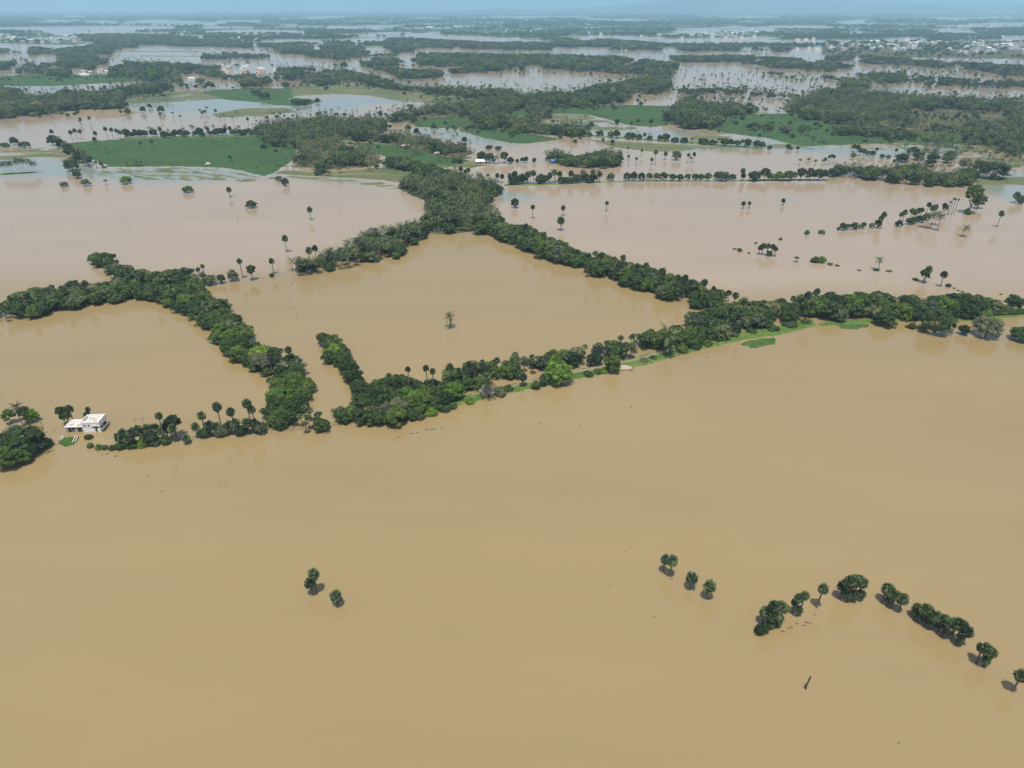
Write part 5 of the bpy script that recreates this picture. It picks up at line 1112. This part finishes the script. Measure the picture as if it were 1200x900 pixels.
# thatched hut, straw heap, huts and sheds on the banks
def hut(px, py, w, d, h, rot, label, name='thatched_hut', wall='straw', roof='thatch', hip=True, ridge=1.6, cat='hut'):
    x, y = ground(px, py); e = thing(name, (float(x), float(y), .3), rot, label, cat)
    mb = MB(); mb.box(-w / 2, -d / 2, -.9, w / 2, d / 2, h); part('wall', mb, [M[wall]], e)
    o = .55; r = .32 * w if hip else w / 2 + o
    top = h + ridge; R = rng(int(px)); mb = MB()
    A = [(-w/2-o,-d/2-o,h-.25),(w/2+o,-d/2-o,h-.25),(w/2+o,d/2+o,h-.25),(-w/2-o,d/2+o,h-.25),(-r if not hip else -w*.18,0,top),(r if not hip else w*.18,0,top)]
    mb.add(A, [(0,1,5,4),(2,3,4,5),(1,2,5),(3,0,4),(3,2,1,0)])
    rf = part('roof', mb, [M[roof]], e)
    mb = MB(); mb.tube([A[4], A[5]], [.16, .16], 6); link('ridge', mb.mesh('ridge', [M[roof]]), parent=rf)
    mb = MB(); mb.box(-.45, -d / 2 - .03, -.6, .45, -d / 2 - .003, h - .35); part('door', mb, [M['dark']], e)
    return e
hut(571, 463, 5.2, 4.2, 1.9, .35, 'grey thatched hut on the embankment under a coconut palm', ridge=2.0)
hut(563, 191.5, 10, 7, 2.6, .1, 'white roofed shed at the edge of the brown field', 'shed', 'concrete', 'white', False, 1.2, 'shed')
hut(511, 270, 5, 4, 2.6, .3, 'small white hut half hidden in the coconut grove', 'grove_hut', 'white', 'white', False, .9)
hut(650, 191, 7.5, 6, 2.4, .1, 'hut under a bright blue tarpaulin on the wooded islet', 'tarpaulin_hut', 'wood', 'tarp', False, 1.4)
hut(673, 194, 3.2, 3, 2.2, .3, 'tiny white hut under the islet trees', 'islet_hut', 'white', 'white', False, .8)
hut(123, 196, 4.2, 3.5, 1.6, .2, 'straw hut at the corner of the broad paddy', ridge=1.4, roof='straw')
hut(244, 193.5, 5, 4, 1.2, .2, 'straw-coloured hut on the edge of the drowned field', ridge=1.7, roof='straw')
hut(473, 173, 5, 4, 2.2, .3, 'straw hut angled to the paddy strip below the palm wood', ridge=1.5, roof='straw'); hut(478, 172, 5, 4, 2.2, -.2, 'straw hut angled away from the paddy strip below the palm wood', ridge=1.5, roof='straw'); hut(512, 181.5, 6, 4.5, 2, .1, 'long pale hut at the palm wood edge', roof='straw', ridge=1.3)
x, y = ground(732, 432)
mbk = MB(); R = rng(8); rings = 7; nn = 14; V = []; F = []
for k in range(rings):
    z = 1.7 * k / (rings - 1); rr_ = 2.6 * math.sqrt(max(0.0, 1 - (k / (rings - 1)) ** 1.7)) + .08
    for j in range(nn): a = 2 * pi * j / nn; q = rr_ * (1 + .1 * R.normal()); V.append((q * 1.35 * cos(a), q * .9 * sin(a), z - .3 + .08 * R.normal()))
for k in range(rings - 1):
    for j in range(nn): F.append((k * nn + j, k * nn + (j + 1) % nn, (k + 1) * nn + (j + 1) % nn, (k + 1) * nn + j))
F.append(tuple((rings - 1) * nn + j for j in range(nn))); mbk.add(V, F)
tag(link('straw_heap', mbk.mesh('straw_heap', [M['straw']], True), (float(x), float(y), .3)), 'pale straw heap at the water edge of the embankment', 'straw heap')

# poles and posts in the water
def pole(px, py, top, label, group='poles standing in flooded fields', arm=True, r=.13):
    x, y = ground(px, py); H = float(height_for(px, py, top)); e = thing('utility_pole', (float(x), float(y), 0), .4, label, 'pole', group)
    mb = MB(); mb.tube([(0, 0, -1), (0.02, 0, H * .5), (0.05, 0, H)], [r, r * .85, r * .7], 6); part('post', mb, [M['concrete']], e)
    if arm: mb = MB(); mb.box(-.7, -.07, H - .55, .7, .07, H - .4); part('crossarm', mb, [M['wood']], e)
for px, py, top in [(15.7,273,265),(151.5,268,260),(279,263,254.5),(399.5,258,251),(763.5,242,235),(764.5,226,220),(816,239.5,232),(861.5,237,230.5),(954,231.5,225),(327,322,315),(377,303,296),(1043.5,227,221),(160,500,491),(169,499,490),(467,270,262)]: pole(px, py, top, 'thin grey pole standing in a flooded field')
pole(53, 508, 494, 'leaning pole beside the huge rain tree', None)
x, y = ground(944.3, 807); H = float(height_for(944.3, 807, 793)); mb = MB()
e = thing('dead_trunk', (float(x), float(y), 0), 0, 'bare dead trunk poking out of the open brown water', 'trunk')
mb.tube([(0, 0, -1), (-.1, 0, H * .3), (.12, 0, H * .7), (.25, 0, H)], [.33, .24, .2, .24], 8); part('trunk', mb, [M['wood']], e)
mb = MB(); mb.tube([(-.05, 0, .5), (-.45, .1, .75), (-.7, .1, .6)], [.12, .09, .05], 5); part('branch_stub', mb, [M['wood']], e)
# drifting twigs and clods
def twig(px, py, s, seed, label, group):
    R = rng(seed); x, y = ground(px, py); mb = MB()
    a0 = R.uniform(-.5, .5)
    for i in range(2):
        a = a0 + R.normal() * .15; L = s * R.uniform(.5, .9); c = R.normal(size=2) * s * .12
        mb.tube([(c[0] - L * cos(a) / 2, c[1] - L * sin(a) / 2, .02), (c[0], c[1], .08), (c[0] + L * cos(a) / 2, c[1] + L * sin(a) / 2, .03)], [.06, .12, .05], 5)
    v = ICO_V * np.array([.32, .2, .12]) * s * (1 + .2 * R.normal(size=(12, 1))); mb.add(v, ICO_F)
    tag(link('drift_wood', mb.mesh('drift_wood', [M['bark']]), (float(x), float(y), 0)), label, 'driftwood', group)
for i, (px, py, s) in enumerate([(924,736,1.2),(928,735,1.0),(917.5,740,1.2),(934,731,1.2),(941,733,1.3),(944,729,1.1),(947,730,1.4),(954,720,.6),(898,742,.8)]): twig(px, py, s, 700 + i, 'drifting twig in the scatter beside the bushy palm clump', 'drifting twigs by the bushy palm clump')
for i, (px, py, s) in enumerate([(787,678.5,1.2),(955,720,.6),(982,714,.5),(1175,796,.5),(733,646.5,.6),(766,723,.6),(562,600,.5),(714,687,.5),(174,558,1.3),(189,576,1),(257,566,.7),(264,569,.7),(1053,871,.6),(64,505,1.4),(97,387,1.4),(102,362,1.2),(434,657,.5),(468,512,1.2),(435,509,1.2),(455,503,1.8),(463,506,1.2),(482,508,2),(489,507,1.4),(500,503.5,1.6),(518,501,1.4),(829,419,1.2),(740,477,1),(681,499,1),(632,496,1),(930,423,1.2),(135,535,1.5),(126,532,1.5),(120,533,1),(680.5,427,1)]): twig(px, py, s, 760 + i, 'small bit of driftwood afloat on the open brown water', 'bits of driftwood on the open water')
for i, (px, py, s) in enumerate([(341.5,332.5,1.6),(338.3,337,1.2),(338.5,339,1.1),(334,347.5,1),(337.5,359.5,1.6),(340,361,1.4),(347,369.5,1.8),(348.5,367,1),(364.5,385,1.6),(303,326,2),(308.5,326.5,1.2),(335,322.5,1.6),(324,323,2),(1110,338.5,1)]): twig(px, py, s, 820 + i, 'dark clod on the drowned bund crossing the square field', 'clods of the drowned bund')

# ------------------------------------------------------------------ houses of the villages and far towns
def house_mesh(seed, wall, roof, kind):
    R = rng(seed); mb = MB(); w, d, h = R.uniform(8, 13), R.uniform(7, 11), R.choice([3.4, 6.4, 9.4])
    if kind == 'shed': w, d, h = R.uniform(26, 40), R.uniform(14, 18), 6.0
    mb.box(-w/2, -d/2, -.5, w/2, d/2, h, 0)
    if kind == 'flat':
        for a in [(-w/2-.2,-d/2-.2,h,w/2+.2,-d/2+.1,h+.9), (-w/2-.2,d/2-.1,h,w/2+.2,d/2+.2,h+.9), (-w/2-.2,-d/2+.1,h,-w/2+.1,d/2-.1,h+.9), (w/2-.1,-d/2+.1,h,w/2+.2,d/2-.1,h+.9)]: mb.box(*a, 0)
        mb.box(w*.1, d*.05, h, w*.4, d*.4, h + 2.4, 0); mb.box(-w/2+.1, -d/2+.1, h+.002, w/2-.1, d/2-.1, h+.05, 1)
    else:
        mb.add([(-w/2-.4,-d/2-.4,h),(w/2+.4,-d/2-.4,h),(w/2+.4,d/2+.4,h),(-w/2-.4,d/2+.4,h),(-w/2-.4,0,h+2),(w/2+.4,0,h+2)], [(0,1,5,4),(2,3,4,5),(1,2,5),(3,0,4)], 1)
    nfl = max(1, int(h // 3)); nw = 3 if kind == 'flat' else 6
    for fl in range(nfl):
        for k in range(nw):
            xx = -w/2 + w * (k + .5) / nw; mb.box(xx - .55, -d/2 - .04, fl * 3 + 1.0, xx + .55, -d/2 - .002, fl * 3 + 2.2, 2)
    me = mb.mesh('house', [M[wall], M[roof], M['glass']])
    me['look'] = {3: 'one-storey', 6: 'two-storey', 9: 'three-storey'}[int(h)] + {'white': ' white', 'cream': ' cream', 'pinkwall': ' faded pinkish'}[wall] + {'roofstain': ' stained-roof', 'white': ' white-roofed', 'concrete': ' grey-roofed', 'terracotta': ' red-roofed', 'tin': ' tin-roofed'}.get(roof, '') if kind != 'shed' else ''
    return me
HM = [house_mesh(i, w, r, k) for i, (w, r, k) in enumerate([('white','roofstain','flat'),('white','white','flat'),('cream','roofstain','flat'),('white','concrete','flat'),('pinkwall','roofstain','flat'),('cream','concrete','gable'),('white','tin','gable')])]
SHED = [house_mesh(50 + i, w, r, 'shed') for i, (w, r) in enumerate([('white','white'),('white','tin'),('white','bluetin')])]
rr = random.Random(31)
def town(poly, n, phrase, group, smin=.9, smax=1.5):
    k = 0; P = np.asarray(poly, float)
    while k < n:
        px = rr.uniform(P[:, 0].min(), P[:, 0].max()); py = rr.uniform(P[:, 1].min(), P[:, 1].max())
        if not in_poly(np.array([px]), np.array([py]), poly)[0]: continue
        x, y = ground(px, py); s = rr.uniform(smin, smax)
        hm = rr.choice(HM + [HM[1], HM[1], HM[1], HM[0], HM[6], HM[3]]); tag(link('village_house', hm, (float(x), float(y), .5), rr.uniform(-.5, .5), None, (s, s, s)), hm['look'] + phrase, 'house', group); k += 1
town([(-20,44),(10,43),(40,46),(70,44),(92,45),(95,50),(60,52),(30,50),(-20,50.5)], 40, ' house packed in the town beside the pale channel', 'houses of the channel town', 1.6, 2.5)
town([(98,33),(160,33),(170,41),(130,41),(100,38)], 18, ' house in the strung-out village above the channel town', 'houses of the strung-out village', 1.0, 1.5)
town([(165,34),(300,36),(330,44),(200,44)], 14, ' house scattered along the far channels', 'houses along the far channels', 1.1, 1.8)
town([(640,38),(960,44),(960,49),(650,42)], 14, ' house scattered beyond the ribbon channel', 'houses beyond the ribbon channel', 1.2, 1.9)
town([(930,54),(990,55),(1000,61),(935,60)], 8, ' house by the white and blue shed', 'houses by the shed', 1.0, 1.6)
town([(230,44),(300,43),(310,49),(250,50)], 8, ' house in the hamlet among far channels', 'houses of the channel hamlet')
town([(85,84),(128,83),(126,88),(86,89)], 10, ' house in the hamlet above the long paddy', 'houses of the paddy hamlet', .7, 1.0)
town([(250,78),(280,77),(325,80),(320,90),(270,90),(255,84)], 18, ' house in the village under palms by the long channel', 'houses of the palm village', .8, 1.2)
town([(975,52),(1040,50),(1120,50),(1200,47),(1215,62),(1150,64),(1080,61),(990,57)], 90, ' house crowded in the large far town', 'houses of the large far town', 1.3, 2.1)
town([(1110,30.5),(1210,30),(1210,33),(1110,33)], 14, ' house in the town line on the hazy plain', 'houses of the hazy town line', 1.6, 2.6)
town([(805,40),(845,38),(888,40),(886,47),(850,46),(812,44)], 26, ' house in the village behind the ribbon channel', 'houses of the ribbon village', 1.4, 2.2)
town([(590,34.5),(640,35),(638,38),(592,38)], 8, ' house in the small far hamlet on the plain', 'houses of the small far hamlet', 1.2, 1.9)
town([(735,41),(790,41),(790,43.5),(735,43.5)], 6, ' house along the road beyond the ribbon channel', 'houses along the far road', 1.1, 1.6)
town([(10,13.8),(1190,13.8),(1190,30),(10,28)], 25, ' lone farm building on the hazy far plain', 'lone farm buildings on the far plain', 1.6, 3.0)
for i, (px, py, s, v, lab) in enumerate([(504,33,1.5,0,'long white shed standing out on the far green plain'),(688,40,1.3,2,'pale blue-roofed shed above the ribbon channel'),(957,57.5,1.1,2,'white and blue shed by the ribbon channel town'),(1024,50,1.2,0,'long white shed on the edge of the large far town'),(1062,47.5,1.0,1,'tall cream block above the large far town'),(1140,46,1.5,2,'blue-roofed hall above the large far town'),(1170,44.5,1.3,0,'white hall beyond the large far town'),(912,57.5,1.0,1,'tin shed among trees by the ribbon channel'),(225,92.5,.42,0,'lone white house in the wooded band'),(100,89,.6,0,'biggest white hall of the paddy hamlet'),(733,58.5,1.2,1,'low tan shed on the ribbon channel bank'),(542,53,.9,1,'yellowish shed on the tree strip before the lake'),(383,99,.35,1,'pale house at the shore meadow')]):
    x, y = ground(px, py); tag(link('shed', SHED[v], (float(x), float(y), .5), .1, None, (s, s, s)), lab, 'building')

# ------------------------------------------------------------------ the hazy air
def haze():
    mb = MB(); mb.box(-80000, -4500, -9, 80000, 64000, 900)
    m, nt, out = new_mat('haze_air')
    pv = node(nt, 'ShaderNodeVolumePrincipled')
    pv.inputs['Color'].default_value = (0.46, 0.76, 1.0, 1); pv.inputs['Density'].default_value = 8.5e-5; pv.inputs['Anisotropy'].default_value = 0.0
    nt.links.new(pv.outputs[0], out.inputs['Volume'])
    o = link('haze', mb.mesh('haze', [m]))
    tag(o, 'pale blue haze thickening towards the horizon', 'haze', kind='stuff')
haze()
print('TREES', SOLO_COUNT, {k: len(v) for k, v in MASS.items()}, len(bpy.data.objects))
